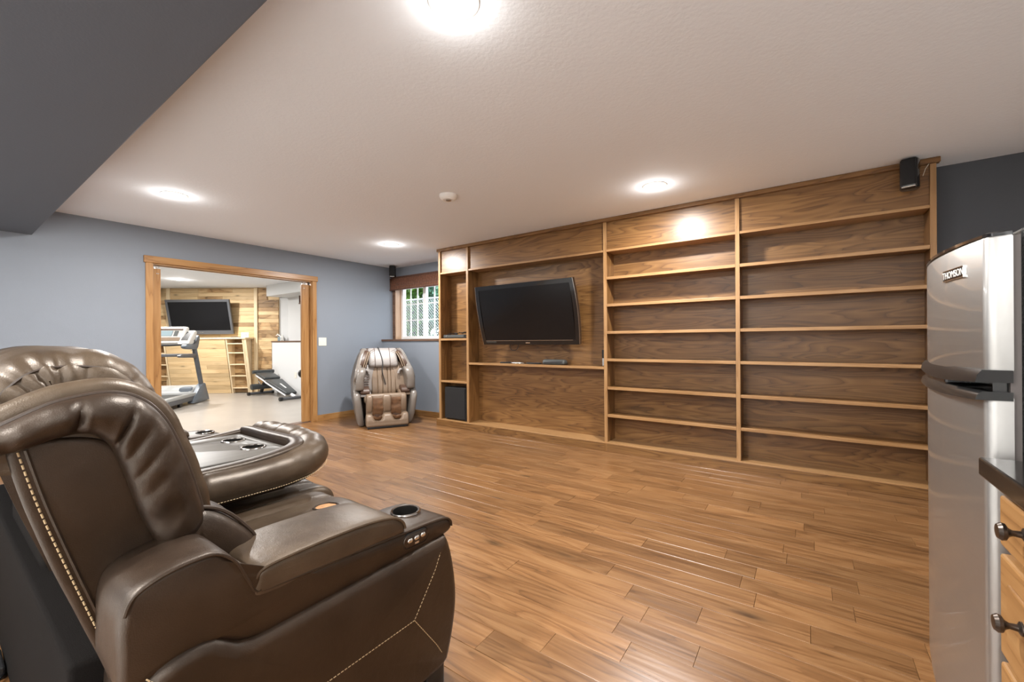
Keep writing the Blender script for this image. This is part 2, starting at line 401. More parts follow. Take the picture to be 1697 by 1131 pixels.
def rounded(a, b, r, m=5, mid=6, ins0=0.0):
    """stations from a to b with quarter-round ends of radius r"""
    s = 1 if b > a else -1; out = []
    for i in range(m+1):
        t = pi/2*i/m; out.append((a+s*r*(1-cos(t)), r*(1-sin(t))+ins0))
    for i in range(1, mid): out.append((a+s*r + (b-a-2*s*r)*i/mid, ins0))
    for i in range(m, -1, -1):
        t = pi/2*i/m; out.append((b-s*r*(1-cos(t)), r*(1-sin(t))+ins0))
    return out
def wrinkle(bm, amp, scale, seed=0, fn=None):
    bm.normal_update()
    mv = []
    for v in bm.verts:
        p = v.co; q = Vector((p.x*scale[0], p.y*scale[1], p.z*scale[2]))+Vector((seed*3.1, seed*1.7, seed))
        d = noise.noise(q)*0.65 + noise.noise(q*2.1)*0.35
        k = 1.0 if fn is None else fn(p)
        mv.append(v.normal*(amp*d*k))
    for v, d in zip(bm.verts, mv): v.co += d
    return bm
def boolcut(o, cutters):
    for cbm in cutters:
        me = bpy.data.meshes.new('cut'); bmesh.ops.recalc_face_normals(cbm, faces=cbm.faces); cbm.to_mesh(me); cbm.free()
        c = bpy.data.objects.new('cut', me); COL.objects.link(c); c.location = worldloc(o)
        md = o.modifiers.new('b', 'BOOLEAN'); md.operation = 'DIFFERENCE'; md.solver = 'EXACT'; md.object = c
        dg = bpy.context.evaluated_depsgraph_get(); dg.update()
        nm = bpy.data.meshes.new_from_object(o.evaluated_get(dg)); o.modifiers.clear()
        old = o.data; o.data = nm; bpy.data.meshes.remove(old)
        bpy.data.objects.remove(c); bpy.data.meshes.remove(me)
def dash(bm, pts, ln=0.0065, gap=0.0035, r=0.0013):
    P = resample(pts, max(2, int(sum((Vector(b)-Vector(a)).length for a, b in zip(pts, pts[1:]))/(ln+gap))))
    for a, b in zip(P, P[1:]):
        d = b-a; tube(bm, [a, a+d*(ln/(ln+gap))], r, 5)
    return bm
def area_lamp(name, loc, power, size, parent=None, rot=(0, 0, 0), col=None, spread=180):
    ld = bpy.data.lights.new(name, 'AREA'); ld.shape = 'DISK'; ld.size = size; ld.energy = power; ld.color = col or LIGHT_COL
    ld.spread = radians(spread)
    o = bpy.data.objects.new(name, ld); o.location = loc; o.rotation_euler = rot
    return link(o, parent)

# ================================================================== ROOM SHELL
XW = -5.87; H = 2.425; YR = 4.37; YL = 4.50; YU = 4.74
XA = 1.45; YB = -4.2
# floor: slab + individual planks (along X, 0.125 wide)
floor = struct(obj('floor', bx(XW-0.14, XA, YB, YU, -0.10, -0.013), M['subfloor']))
PWID = 0.1245
def plank_mesh(L):
    bm = B(); hw = PWID/2-0.0003; c = 0.0014; z1 = 0.0; z0 = -0.013
    prof = [(-hw, z0), (hw, z0), (hw, z1-c), (hw-c, z1), (-hw+c, z1), (-hw, z1-c)]
    A = [bm.verts.new((0.0002, y, z)) for y, z in prof]; Bv = [bm.verts.new((L-0.0002, y, z)) for y, z in prof]
    for j in range(6): bm.faces.new((A[j], A[(j+1) % 6], Bv[(j+1) % 6], Bv[j]))
    bm.faces.new(A[::-1]); bm.faces.new(Bv)
    # end bevel of the top edge
    for v in (A[3], A[4]): v.co.x += c*0.6
    for v in (Bv[3], Bv[4]): v.co.x -= c*0.6
    bmesh.ops.recalc_face_normals(bm, faces=bm.faces)
    me = bpy.data.meshes.new('plank'); bm.to_mesh(me); bm.free(); me.materials.append(M['plank']); return me
LENS = [0.30, 0.42, 0.55, 0.68, 0.82, 0.98, 1.15, 1.3]
PM = {L: plank_mesh(L) for L in LENS}
rnd = random.Random(11)
rest = B(); count = 0
row = 0; ys = 1.694 - 0.5*0 - PWID*20
while ys < YU-0.02:
    yc = ys+PWID/2
    x = XW-0.02; xe = XA-0.01
    far_left = True
    if yc > 4.13: xe = -4.20            # under the built-in the floor stops at its base
    if yc > YL: xe = XW
    first = True
    while x < xe-0.02:
        L = rnd.choice(LENS) if not first else rnd.choice(LENS[1:5])
        first = False
        if x+L > xe or xe-(x+L) < 0.25: L = xe-x
        vis = (yc > 0.55 and x+L > XW and not (x > 0.75)) and (x+L > -1.0 or yc > 1.05)
        if vis and count < 296:
            Lk = min(LENS, key=lambda q: abs(q-L)); o = bpy.data.objects.new('plank', PM[Lk]); o.location = (x, yc, rnd.uniform(-0.0006, 0.0006))
            o.scale = (L/Lk, 1, 1)
            link(o, floor); count += 1
        else:
            box(rest, x+0.0006, x+L-0.0006, yc-PWID/2+0.0006, yc+PWID/2-0.0006, -0.013, 0.0)
        x += L
    ys += PWID; row += 1
stuff(obj('plank_field', rest, M['plank'], floor))

struct(obj('ceiling', bx(XW-0.14, XA, YB, YU+0.2, H, H+0.12), M['ceiling']))
# soffit / dropped bulkhead over the seating (top left)
struct(obj('trim_1', bx(XW, -0.85, -0.6, 0.60, 2.17, H, bev=0.006), M['soffit'])).name = 'trim_1'
# back wall with the wide cased opening
OY0, OY1, OZ = 1.47, 3.28, 2.04
bm = B(); box(bm, XW-0.14, XW, YB, OY0, 0, H); box(bm, XW-0.14, XW, OY1, YU+0.2, 0, H); box(bm, XW-0.14, XW, OY0, OY1, OZ, H)
struct(obj('wall_left', bm, M['wall']))
# far wall: behind bookcase + right; window recess on the left
WX0, WX1, WZ0, WZ1 = -5.815, -4.62, 1.20, 2.12
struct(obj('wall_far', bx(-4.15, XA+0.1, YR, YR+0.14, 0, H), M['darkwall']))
bm = B(); box(bm, XW, -4.15, YL, YU, 0, 1.165)
struct(obj('wall_far_lower', bm, M['wall']))
bm = B()
box(bm, XW, WX0, YU, YU+0.2, 1.0, H); box(bm, WX1, -4.0, YU, YU+0.2, 1.0, H)
box(bm, WX0, WX1, YU, YU+0.2, WZ1, H); box(bm, WX0, WX1, YU, YU+0.2, 1.0, WZ0-0.01)
box(bm, -4.15, -4.0, YR, YU, 0, H)
struct(obj('wall_far_upper', bm, M['wall']))
struct(obj('trim_2', bx(XW, -4.16, YL-0.018, YU+0.10, 1.165, 1.197, bev=0.004), M['sill']))
struct(obj('wall_right', bx(XA, XA+0.1, YB, YR, 0, H), M['kitchen']))
struct(obj('floor_bounce', bx(XW, XA, YB, -0.80, -0.013, 0.0), M['bounce_floor']))  # unseen pale slab added behind the camera as a light bounce
struct(obj('wall_rear', bx(XW, XA, YB-0.1, YB, 0, H), M['kitchen']))
# baseboards
BBH = 0.088
struct(obj('baseboard_left', bx(XW, XW+0.014, YB, OY0-0.062, 0, BBH, bev=0.003), M['door_y']))
struct(obj('baseboard_back', bx(XW, XW+0.014, OY1+0.062, YL, 0, BBH, bev=0.003), M['door_y']))
struct(obj('baseboard_far', bx(XW+0.014, -4.16, YL-0.014, YL, 0, BBH, bev=0.003), M['oak_x']))
struct(obj('baseboard_right', bx(0.76, XA, YR-0.014, YR, 0, BBH, bev=0.003), M['oak_x']))
# cased opening
dt = struct(obj('trim_3', bx(XW, XW+0.026, OY0-0.075, OY1+0.078, OZ, OZ+0.074, bev=0.004), M['door_y']))
dt['label'] = 'oak casing of the wide opening'
obj('casing_leg', bx(XW, XW+0.020, OY0-0.060, OY0+0.004, 0, OZ, bev=0.004), M['door_z'], dt)
obj('casing_leg', bx(XW, XW+0.020, OY1-0.004, OY1+0.062, 0, OZ, bev=0.004), M['door_z'], dt)
bm = B()
for a, b in ((XW-0.045, XW), (XW-0.14, XW-0.095)):
    box(bm, a, b, OY1-0.012, OY1, 0, OZ, bev=0.002)
obj('split_jamb', bm, M['door_z'], dt)
bm = B()
for a, b in ((XW-0.045, XW), (XW-0.14, XW-0.095)):
    box(bm, a, b, OY0, OY0+0.012, 0, OZ, bev=0.002)
obj('split_jamb', bm, M['door_z'], dt)
bm = B(); box(bm, XW-0.045, XW, OY0, OY1, OZ-0.012, OZ+0.001); box(bm, XW-0.14, XW-0.095, OY0, OY1, OZ-0.012, OZ+0.001)
obj('head_jamb', bm, M['door_y'], dt)
obj('casing_leg', bx(XW-0.158, XW-0.14, OY1-0.004, OY1+0.06, 0, OZ, bev=0.003), M['door_z'], dt)
obj('casing_leg', bx(XW-0.158, XW-0.14, OY0-0.06, OY0+0.004, 0, OZ, bev=0.003), M['door_z'], dt)
for i, (a, b, hy) in enumerate(((OY0-0.3, OY0+0.088, OY0+0.06), (OY1-0.125, OY1+0.3, OY1-0.09))):
    d = struct(obj('door_%d' % (i+1), bx(XW-0.088, XW-0.052, a, b, 0.012, OZ-0.05, bev=0.003), M['door_z']))
    bm = B()
    box(bm, XW-0.078, XW-0.062, hy-0.02, hy+0.02, OZ-0.05, OZ-0.035)
    for q in (-0.012, 0.012): cyl(bm, (XW-0.05, hy+q, OZ-0.03), 0.006, 0.02, 'x', 10)
    obj('roller_bracket', bm, M['steel'], d)
    bm = B()
    for q in (-0.006, 0.008): cyl(bm, (XW-0.051, hy+q, OZ-0.105), 0.0055, 0.004, 'x', 10)
    obj('door_guide_screws', bm, M['steel'], d)
struct(obj('trim_4', bx(XW-0.16, XW-0.02, OY0+0.01, OY1-0.01, -0.012, 0.006, bev=0.003), M['sill']))

# window 1 (living room)
def window(name, x0, x1, z0, z1, yf, cols, rows):
    f = B(); fw_ = 0.055; d = 0.07
    box(f, x0, x0+fw_, yf, yf+d, z0, z1, bev=0.004); box(f, x1-fw_, x1, yf, yf+d, z0, z1, bev=0.004)
    box(f, x0+fw_, x1-fw_, yf, yf+d, z0, z0+0.05, bev=0.004); box(f, x0+fw_, x1-fw_, yf, yf+d, z1-0.05, z1, bev=0.004)
    wo = struct(obj(name, f, M['vinyl']))
    xm = (x0+x1)/2
    obj('meeting_stile', bx(xm-0.034, xm+0.034, yf-0.004, yf+0.05, z0+0.05, z1-0.05, bev=0.004), M['vinyl'], wo)
    for k, (a, b) in enumerate(((x0+fw_, xm-0.034), (xm+0.034, x1-fw_))):
        s = B()
        cx = [a+(b-a)*i/cols for i in range(cols+1)]; rz = [z0+0.05+(z1-z0-0.1)*i/rows for i in range(rows+1)]
        for i in range(1, cols): box(s, cx[i]-0.008, cx[i]+0.008, yf+0.022, yf+0.04, z0+0.05, z1-0.05)
        for j in range(1, rows): box(s, a, b, yf+0.0225, yf+0.0395, rz[j]-0.008, rz[j]+0.008)
        g = obj('muntin_grid', s, M['vinyl'], wo)
        obj('pane', bx(a, b, yf+0.029, yf+0.033, z0+0.05, z1-0.05), M['glass'], wo)
    return wo
window('window_1', WX0+0.001, WX1-0.001, WZ0, WZ1, YU+0.115, 3, 3)
lin = struct(obj('trim_5', bx(WX0, WX0+0.012, YU-0.01, YU+0.115, WZ0, WZ1), M['jambwood']))
obj('jamb_board', bx(WX1-0.012, WX1, YU-0.01, YU+0.115, WZ0, WZ1), M['jambwood'], lin)
obj('head_board', bx(WX0, WX1, YU-0.01, YU+0.115, WZ1-0.012, WZ1), M['jambwood'], lin)
obj('casing_strip', bx(XW+0.002, WX0+0.002, YU-0.022, YU, WZ0-0.003, 2.2, bev=0.003), M['sill'], lin)

def blind(name, label, x0, x1, y, z0, z1, mm, mm2, depth=0.05):
    t = thing(name, label, 'window blind', ((x0+x1)/2, y, z0))
    rn = random.Random(3)
    a = B(); n = max(8, int((z1-z0)/0.0125))
    for i in range(n):
        z = z0+(z1-z0)*(i+0.5)/n; bow = depth*(1-((i+0.5)/n))**0.8
        y_ = y-bow
        tube(a, [(x0, y_, z), (x1, y_, z)], 0.0058*rn.uniform(0.85, 1.1), 6)
    obj('reed_weave', a, mm, t)
    c = B(); k = int((x1-x0)/0.055)
    for i in range(k+1):
        x = x0+0.01+(x1-x0-0.02)*i/k
        tube(c, [(x, y-depth*(1-s)**0.8-0.006, z0+(z1-z0)*s) for s in (0.02, 0.25, 0.5, 0.75, 0.98)], 0.0035, 5)
    obj('weave_cord', c, mm2, t)
    obj('head_rail', bx(x0, x1, y-0.012, y+0.012, z1-0.012, z1+0.02, bev=0.003), mm2, t)
    obj('bottom_fold', bx(x0, x1, y-depth-0.012, y-depth+0.008, z0-0.008, z0+0.014, bev=0.004), mm2, t)
    for x in (x0, x1): obj('edge_band', bx(x-0.003, x+0.003, y-depth, y-0.006, z0, z1-0.01), mm2, t)
    return t
blind('bamboo_blind', 'reddish brown woven bamboo blind rolled up over the window beside the bookcase', XW+0.012, -4.63, YU-0.022, 2.035, 2.25, M['bamboo'], M['bamboo2'], 0.06)

# ------------------------------------------------------------------ gym shell
GX0 = -13.6; GYU = 4.95; GYL = 4.72
struct(obj('floor_gym', bx(GX0, XW-0.14, -1.5, GYU, -0.10, -0.002), M['gym_floor']))
struct(obj('ceiling_gym', bx(GX0, XW-0.14, -1.5, GYU+0.2, H+0.015, H+0.12), M['ceiling']))
struct(obj('wall_gym_partition', bx(XW-0.152, XW-0.1405, YB, OY0-0.002, 0, H), M['gym_wall']))
struct(obj('wall_gym_partition_far', bx(XW-0.152, XW-0.1405, OY1+0.002, GYU, 0, H), M['gym_wall']))
struct(obj('wall_gym_rear', bx(GX0, XW-0.14, -1.6, -1.5, 0, H+0.02), M['gym_wall']))
struct(obj('wall_gym_left', bx(GX0-0.1, GX0, -1.5, GYU+0.2, 0, H+0.02), M['gym_wall']))
GW0, GW1 = -8.95, -7.35
struct(obj('wall_gym_lower', bx(GX0, XW-0.152, GYL, GYU, 0, 1.165), M['gym_wall']))
bm = B(); box(bm, GX0, GW0, GYU, GYU+0.2, 1.0, H+0.015); box(bm, GW1, XW-0.152, GYU, GYU+0.2, 1.0, H+0.015)
box(bm, GW0, GW1, GYU, GYU+0.2, 2.12, H+0.015); box(bm, GW0, GW1, GYU, GYU+0.2, 1.0, 1.19)
struct(obj('wall_gym_upper', bm, M['gym_wall']))
struct(obj('trim_6', bx(GX0, XW-0.152, GYL-0.016, GYU+0.1, 1.165, 1.195, bev=0.003), M['sill']))
struct(obj('trim_7', bx(-9.95, XW-0.152, GYL-0.22, GYU, 2.20, H+0.015, bev=0.004), M['gym_wall']))
window('window_2', GW0, GW1, 1.20, 2.12, GYU+0.115, 3, 3)
lin = struct(obj('trim_8', bx(GW0, GW0+0.012, GYU-0.008, GYU+0.115, 1.2, 2.12), M['vinyl']))
obj('casing_strip', bx(GW0-0.05, GW0+0.002, GYU-0.02, GYU, 1.197, 2.14, bev=0.003), M['sill'], lin)
blind('bamboo_blind', 'olive brown woven blind half hidden behind the right door jamb', GW0-0.1, GW1+0.1, GYU-0.025, 2.00, 2.19, M['bamboo_grey'], M['bamboo2'], 0.16)

# torched pine wall, parallel to the picture (a diagonal wall of the gym)
GT = 9.72
def gp(s, z, d=0.0):
    """point of the pine wall: s metres to the right of its mark, d metres out of the wall towards the room"""
    o = Vector((0, 0, 0)) + fw*GT + r0*((345-848.5)/FPX*GT)
    p = o + r0*s - fw*d; return Vector((p.x, p.y, z))
K = GT/FPX
def gs(u): return (u-345)*K
PW = thing('pine_wall', 'x', 'wall', tuple(gp(0, 0)), TH)
for k in ('label', 'category'): del PW[k]
PW.name = 'wall_pine'; PW['kind'] = 'structure'
pine_back = obj('backing', bx(-2.6, gs(451), 0.03, 0.07, 0, H+0.015), M['pine'], PW, local=True)
rn = random.Random(5)
SHL, SHR, LZ = gs(384.5), gs(418.5), 1.245
def pine_plank(s0, s1, z0, z1, d0, dark, name='plank'):
    o = obj(name, bx(-(s1-s0)/2+0.0015, (s1-s0)/2-0.0015, -0.011, 0.011, -(z1-z0)/2+0.0012, (z1-z0)/2-0.0012, bev=0.002, seg=1), M['pine_dark' if dark else 'pine'], PW, local=True)
    o.location = ((s0+s1)/2, 0.019-d0, (z0+z1)/2); return o
obj('backing_return', bx(gs(451), gs(461.5), 0.03, 0.07, 1.196, H+0.015), M['pine'], PW, local=True)
obj('grey_return', bx(gs(461.6), gs(480), 0.045, 0.085, 1.196, 2.2), M['gym_wall'], PW, local=True)
PH = 0.0885
z = 0.03
while z < H-0.01:
    z1 = min(z+PH, H+0.012)
    # left end zone, main zone, right zone
    for (a, b, dk) in ((gs(225), gs(277), .35), (gs(283), gs(422), .30), (gs(427.5), gs(450), .75)):
        if b == gs(450) and z > 1.15: b = gs(443) if z > 2.15 else gs(461.5)
        if z < 1.2 and a == gs(283): continue     # behind the ledge unit
        x = a
        while x < b-0.02:
            L = rn.uniform(0.55, 1.2)
            if b-(x+L) < 0.3: L = b-x
            pine_plank(x, x+L, z, z1, rn.uniform(0, 0.004), rn.random() < dk); x += L
    z = z1
# vertical boards
for u, wd, mm in ((280, 0.085, 'pine_up'), (424.8, 0.075, 'pine_up'),):
    obj('batten', bx(gs(u)-wd/2, gs(u)+wd/2, -0.025, 0.008, 0, H+0.01, bev=0.003), M[mm], PW, local=True)
# ledge unit with panel and open shelf bays (stands against the pine wall)
LU = thing('ledge_cabinet', 'long pine ledge cabinet with open shelf bays against the plank wall', 'cabinet', tuple(gp(0, 0)), TH)
DT, DB = -0.30, -0.08     # front depth at the ledge and at the floor (the front leans in towards the foot)
def fy(z): return DB + (DT-DB)*z/LZ
obj('ledge_top', bx(gs(225), gs(421), DT-0.02, 0.006, LZ, LZ+0.035, bev=0.003), M['pine_up'], LU, local=True)
def slab(s0, s1, z0, z1, t=0.02, back=0.0):
    return hexa(B(), [(s0, fy(z0)+back, z0), (s1, fy(z0)+back, z0), (s1, fy(z0)+back+t, z0), (s0, fy(z0)+back+t, z0),
                      (s0, fy(z1)+back, z1), (s1, fy(z1)+back, z1), (s1, fy(z1)+back+t, z1), (s0, fy(z1)+back+t, z1)])
SH = 0.0  # horizontal shear none
def bay(s0, s1):
    bm = B()
    for a in (s0, s1):
        q = slab(a-0.014, a+0.014, 0, LZ, 0.0001)
        hexa(bm, [(a-0.014, fy(0), 0), (a+0.014, fy(0), 0), (a+0.014, 0.006, 0), (a-0.014, 0.006, 0), (a-0.014, fy(LZ), LZ), (a+0.014, fy(LZ), LZ), (a+0.014, 0.006, LZ), (a-0.014, 0.006, LZ)]); q.free()
    o = obj('bay_side', bm, M['pine_up'], LU, local=True)
    for zz in (0.12, 0.40, 0.665, 0.93, 1.14):
        obj('shelf', bx(s0+0.014, s1-0.014, fy(zz)+0.005, 0.0, zz-0.012, zz+0.012, bev=0.002, seg=1), M['pine_up'], LU, local=True)
    z = 0.02; 
    while z < LZ-0.01:
        o = obj('plank', bx(s0+0.015, s1-0.015, -0.016, 0.004, z+0.001, min(z+PH, LZ)-0.001), M['pine_dark'], LU, local=True); z += PH
bay(gs(389), gs(415.5)); bay(gs(264.5), gs(288))
z = 0.0
while z < LZ-0.005:
    z1 = min(z+PH*1.05, LZ)
    for (a, b) in ((gs(290), gs(387)), (gs(225), gs(263)),):
        x = a
        while x < b-0.01:
            L = rn.uniform(0.5, 0.9)
            if b-(x+L) < 0.25: L = b-x
            obj('plank', slab(x+0.001, x+L-0.001, z+0.001, z1-0.001, 0.016), M['pine'], LU, local=True); x += L
    z = z1
obj('side_board', slab(gs(417), gs(421), 0, LZ, 0.02), M['pine_up'], LU, local=True)
# gym TV
gt = thing('television', 'wide black flat screen on the gym plank wall behind the treadmill', 'television', tuple(gp(gs(342), 0.0)), TH)
gw_, gh_ = gs(390.5)-gs(285.5), 0.85
def tilt(bm, dz=1.35, a=0.14, y=-0.22):
    R = Matrix.Rotation(a, 3, 'X')
    for v in bm.verts:
        p = R @ v.co; v.co = p+Vector((-0.02, y, dz))
    return bm
W2 = 0.725
TVD = (1.40, 0.20, -0.13)
def tvt(bm): return tilt(bm, 1.755, 0.21, -0.16)
b_ = B(); 
for (x0, x1, z0, z1) in ((-W2, W2, 0.345, 0.40), (-W2, W2, -0.40, -0.31), (-W2, -W2+0.05, -0.31, 0.345), (W2-0.05, W2, -0.31, 0.345)): box(b_, x0, x1, -0.03, 0.012, z0, z1, bev=0.004)
obj('bezel', tvt(b_), M['gymgrey'], gt, local=True)
obj('screen', tvt(bx(-W2+0.05, W2-0.05, -0.018, 0.0, -0.31, 0.345)), M['screen'], gt, local=True)
obj('rear_housing', tvt(bx(-W2+0.02, W2-0.02, 0.0, 0.05, -0.38, 0.38, bev=0.01)), M['black'], gt, local=True)
obj('logo_plate', tvt(bx(-0.04, 0.04, -0.033, -0.03, -0.362, -0.348)), M['steel'], gt, local=True)
obj('wall_arm', bx(-0.15, 0.1, -0.14, 0.01, 1.70, 1.80), M['black'], gt, local=True)

# ================================================================== BOOKCASE
BY = 4.13; BK = YR-0.012
bc = thing('bookcase', 'built-in brown oak wall unit with empty shelves covering the far wall', 'bookcase', (-1.71, 4.25, 0))
UX = [-4.145, -3.640, -1.732, -0.504, 0.724]; UW = 0.033; BT = 0.092
ZH0 = 2.078   # underside of the header rail
obj('base_board', bx(UX[0]-0.06, UX[4]+0.02, BY-0.013, BY+0.02, 0, BT-0.012, bev=0.002), M['oak_x'], bc)
o = obj('base_deck', bx(UX[0]-0.06, UX[4]+0.02, BY-0.015, BK, BT-0.012, BT, bev=0.002), M['edge_x'], bc)
obj('base_joint', bx(UX[2]-0.0145, UX[2]+0.0165, BY-0.0145, BY+0.01, 0.002, BT-0.012), M['oak_z'], bc)
for x in UX:
    u = obj('upright', bx(x-UW/2+0.004, x+UW/2-0.004, BY+0.016, BK, BT, H-0.03), M['oak_z'], bc)
    obj('edge_strip', bx(x-UW/2, x+UW/2, BY, BY+0.018, BT, H-0.03, bev=0.0015), M['edge_z'], u)
obj('crown_strip', bx(UX[0]-0.03, UX[4]+0.035, BY-0.022, BY+0.03, H-0.038, H-0.001, bev=0.004), M['oak_x'], bc)
obj('top_board', bx(UX[0]-0.016, UX[4]+0.016, BY+0.03, BK, H-0.03, H-0.012), M['oak_x'], bc)
zc3 = [1.788, 1.506, 1.222, 0.937, 0.643, 0.356]
holes = B()
for k in range(4):
    a, b = UX[k]+UW/2, UX[k+1]-UW/2
    obj('back_panel', bx(a-0.006, b+0.006, BK-0.010, BK-0.002, BT, H-0.03), M['oak_x'], bc)
    hp = obj('header_panel', bx(a, b, BY+0.022, BY+0.034, ZH0+0.02, H-0.036), M['oak_x'], bc)
    obj('header_rail', bx(a, b, BY+0.004, BK-0.01, ZH0, ZH0+0.022, bev=0.0015), M['edge_x'], bc)
    shelves = {0: [1.168, 0.597], 1: [0.851], 2: zc3, 3: zc3}[k]
    for z in shelves:
        sh = obj('shelf', bx(a+0.001, b-0.001, BY+0.020, BK-0.011, z+0.004, z+0.023), M['oak_x'], bc)
        obj('nosing', bx(a+0.001, b-0.001, BY+0.002, BY+0.021, z, z+0.028, bev=0.002), M['edge_x'], sh)
for yy in (BY+0.05, BK-0.05):
    for i in range(34):
        z = 0.66+i*0.038
        if abs(z-1.18) < 0.03: continue
        for x, s in ((UX[0]+UW/2-0.004, 1), (UX[1]-UW/2+0.004, -1)):
            cyl(holes, (x, yy, z), 0.0035, 0.002, 'x', 8)
stuff(obj('peg_hole', holes, M['edge_x'], bc))

# things on the bookcase
def speaker(label, c, face, w_=0.10, h_=0.205, d_=0.10, group=None, bracket=None):
    t = thing('speaker', label, 'speaker', (c[0], c[1], c[2]), atan2(face[1], face[0])+pi/2)
    prof = [(-w_/2, 0.0), (-w_/2+0.012, -d_*0.55), (-w_/4, -d_*0.62), (w_/4, -d_*0.62), (w_/2-0.012, -d_*0.55), (w_/2, 0.0), (w_/2-0.02, d_*0.38), (-w_/2+0.02, d_*0.38)]
    bm = B(); loft(bm, prof, [(0.0, 0.012), (0.004, 0.004), (0.012, 0), (h_-0.012, 0), (h_-0.004, 0.004), (h_, 0.012)], axis=2, n=48, per=6)
    obj('cabinet', bm, M['gloss'], t, smooth=True, local=True)
    bm = B(); loft(bm, [(-w_/2+0.013, -d_*0.50), (-w_/2+0.016, -d_*0.60), (-w_/4, -d_*0.675), (w_/4, -d_*0.675), (w_/2-0.016, -d_*0.60), (w_/2-0.013, -d_*0.50)], [(0.024, 0.003), (0.028, 0), (h_-0.014, 0), (h_-0.010, 0.003)], axis=2, n=40, per=5)
    obj('grille', bm, M['grille'], t, smooth=True, local=True)
    obj('foot_trim', bx(-w_*0.34, w_*0.34, -d_*0.64, -d_*0.5, 0.008, 0.016, bev=0.002), M['steel'], t, local=True)
    obj('wall_bracket', bx(-0.015, 0.015, d_*0.36, bracket or d_*0.62, h_*0.4, h_*0.6, bev=0.003), M['black'], t, local=True)
    return t
speaker('small glossy black speaker at the top right corner of the bookcase', (0.592, 4.058, 2.205), (-0.25, -1), 0.108, 0.213, 0.10, bracket=0.085)
speaker('small black speaker in the corner above the bamboo blind', (-5.66, 4.56, 2.225), (0.75, -0.85), 0.11, 0.195, 0.11, bracket=0.10)
# power cord stub of right speaker
tag(obj('speaker_wire', tube(B(), [(0.665, 4.09, 2.30), (0.68, 4.10, 2.35), (0.70, 4.115, 2.385)], 0.0018, 6), M['almond']), 'thin pale wire running up from the top right speaker', 'wire')

# subwoofer
t = thing('subwoofer', 'black box subwoofer in the lowest left bay of the bookcase', 'speaker', (-3.90, 4.25, BT))
obj('cabinet', bx(-4.085, -3.70, 4.165, 4.345, BT+0.012, 0.535, bev=0.006), M['subcab'], t)
obj('grille', bx(-4.075, -3.71, 4.152, 4.166, BT+0.022, 0.525, bev=0.004), M['grille'], t)
for sx in (-4.06, -3.725):
    for sy in (4.19, 4.32): obj('foot', cyl(B(), (sx, sy, BT+0.006), 0.014, 0.012), M['black'], t)
# media box
t = thing('media_player', 'black media player on the upper left bookcase shelf', 'media player', (-3.90, 4.22, 1.196))
obj('case', bx(-4.095, -3.685, 4.150, 4.335, 1.203, 1.245, bev=0.004), M['black'], t)
obj('front_panel', bx(-4.085, -3.715, 4.146, 4.151, 1.207, 1.241, bev=0.002), M['greyplastic'], t)
obj('power_button', cyl(B(), (-4.03, 4.144, 1.226), 0.008, 0.006, 'y', 14), M['steel'], t)
bm = B()
for sx in (-4.07, -3.71): 
    for sy in (4.17, 4.31): cyl(bm, (sx, sy, 1.1995), 0.012, 0.007)
obj('feet', bm, M['black'], t)
rn = random.Random(8)
for i, (xa, xb) in enumerate(((-4.07, -3.85), (-3.95, -3.72), (-3.84, -3.685))):
    pts = [(xa+(xb-xa)*q/7, 4.20+0.06*sin(q*1.7+i*2)+0.02*i, 1.252+0.012*abs(sin(q*1.3+i))+0.008*i) for q in range(8)]
    bm = B(); tube(bm, catmull(pts, 5), 0.0042, 6); cyl(bm, Vector(pts[-1])-Vector((0.012, 0, 0)), 0.0075, 0.024, 'x', 8)
    o = tag(obj('cable', bm, M['black'], smooth=True), ['loose black cable at the left on top of the media player', 'loose black cable across the middle of the media player top', 'black cable with silver plug at the right on the media player'][i], 'cable', 'cables on the media player')
# soundbar-like speaker on the TV shelf
ZS = 0.851+0.028
t = thing('center_speaker', 'rounded charcoal speaker lying on the shelf under the television', 'speaker', (-2.385, 4.215, ZS))
bm = B(); loft(bm, [(4.175, ZS+0.006), (4.17, ZS+0.03), (4.185, ZS+0.056), (4.225, ZS+0.06), (4.26, ZS+0.045), (4.265, ZS+0.008), (4.22, ZS+0.001)], rounded(-2.53, -2.24, 0.022, 4, 6), axis=0, n=40)
obj('body', bm, M['greyplastic'], t, smooth=True)
bm = B(); loft(bm, [(4.1745, ZS+0.008), (4.1675, ZS+0.03), (4.183, ZS+0.053), (4.19, ZS+0.05), (4.182, ZS+0.01)], [(-2.505, 0.002), (-2.50, 0), (-2.27, 0), (-2.265, 0.002)], axis=0, n=30)
obj('grille', bm, M['subcab'], t, smooth=True)
# remotes on the shelf
def remote(label, c, ang, L, mm):
    t = thing('remote_control', label, 'remote control', (c[0], c[1], ZS), ang)
    bm = B(); loft(bm, [(-0.02, 0.003), (-0.021, 0.012), (-0.012, 0.017), (0.012, 0.017), (0.021, 0.012), (0.02, 0.003), (0.0, 0.0)], rounded(-L/2, L/2, 0.006, 3, 4), axis=0, n=28)
    obj('body', bm, mm, t, smooth=True, local=True)
    bm = B()
    for i in range(6):
        for j in (-1, 0, 1): box(bm, -L*0.36+i*L*0.13-0.004, -L*0.36+i*L*0.13+0.004, j*0.010-0.003, j*0.010+0.003, 0.016, 0.019)
    obj('buttons', bm, M['greyplastic'], t, local=True)
    return t
remote('black remote control at the left end on the television shelf', (-3.06, 4.19), 0.35, 0.15, M['black'])
remote('silver grey remote control among those on the television shelf', (-2.87, 4.185), -0.12, 0.20, M['chrome'])
remote('black remote control next to the charcoal speaker on the television shelf', (-2.66, 4.20), 0.1, 0.19, M['black'])
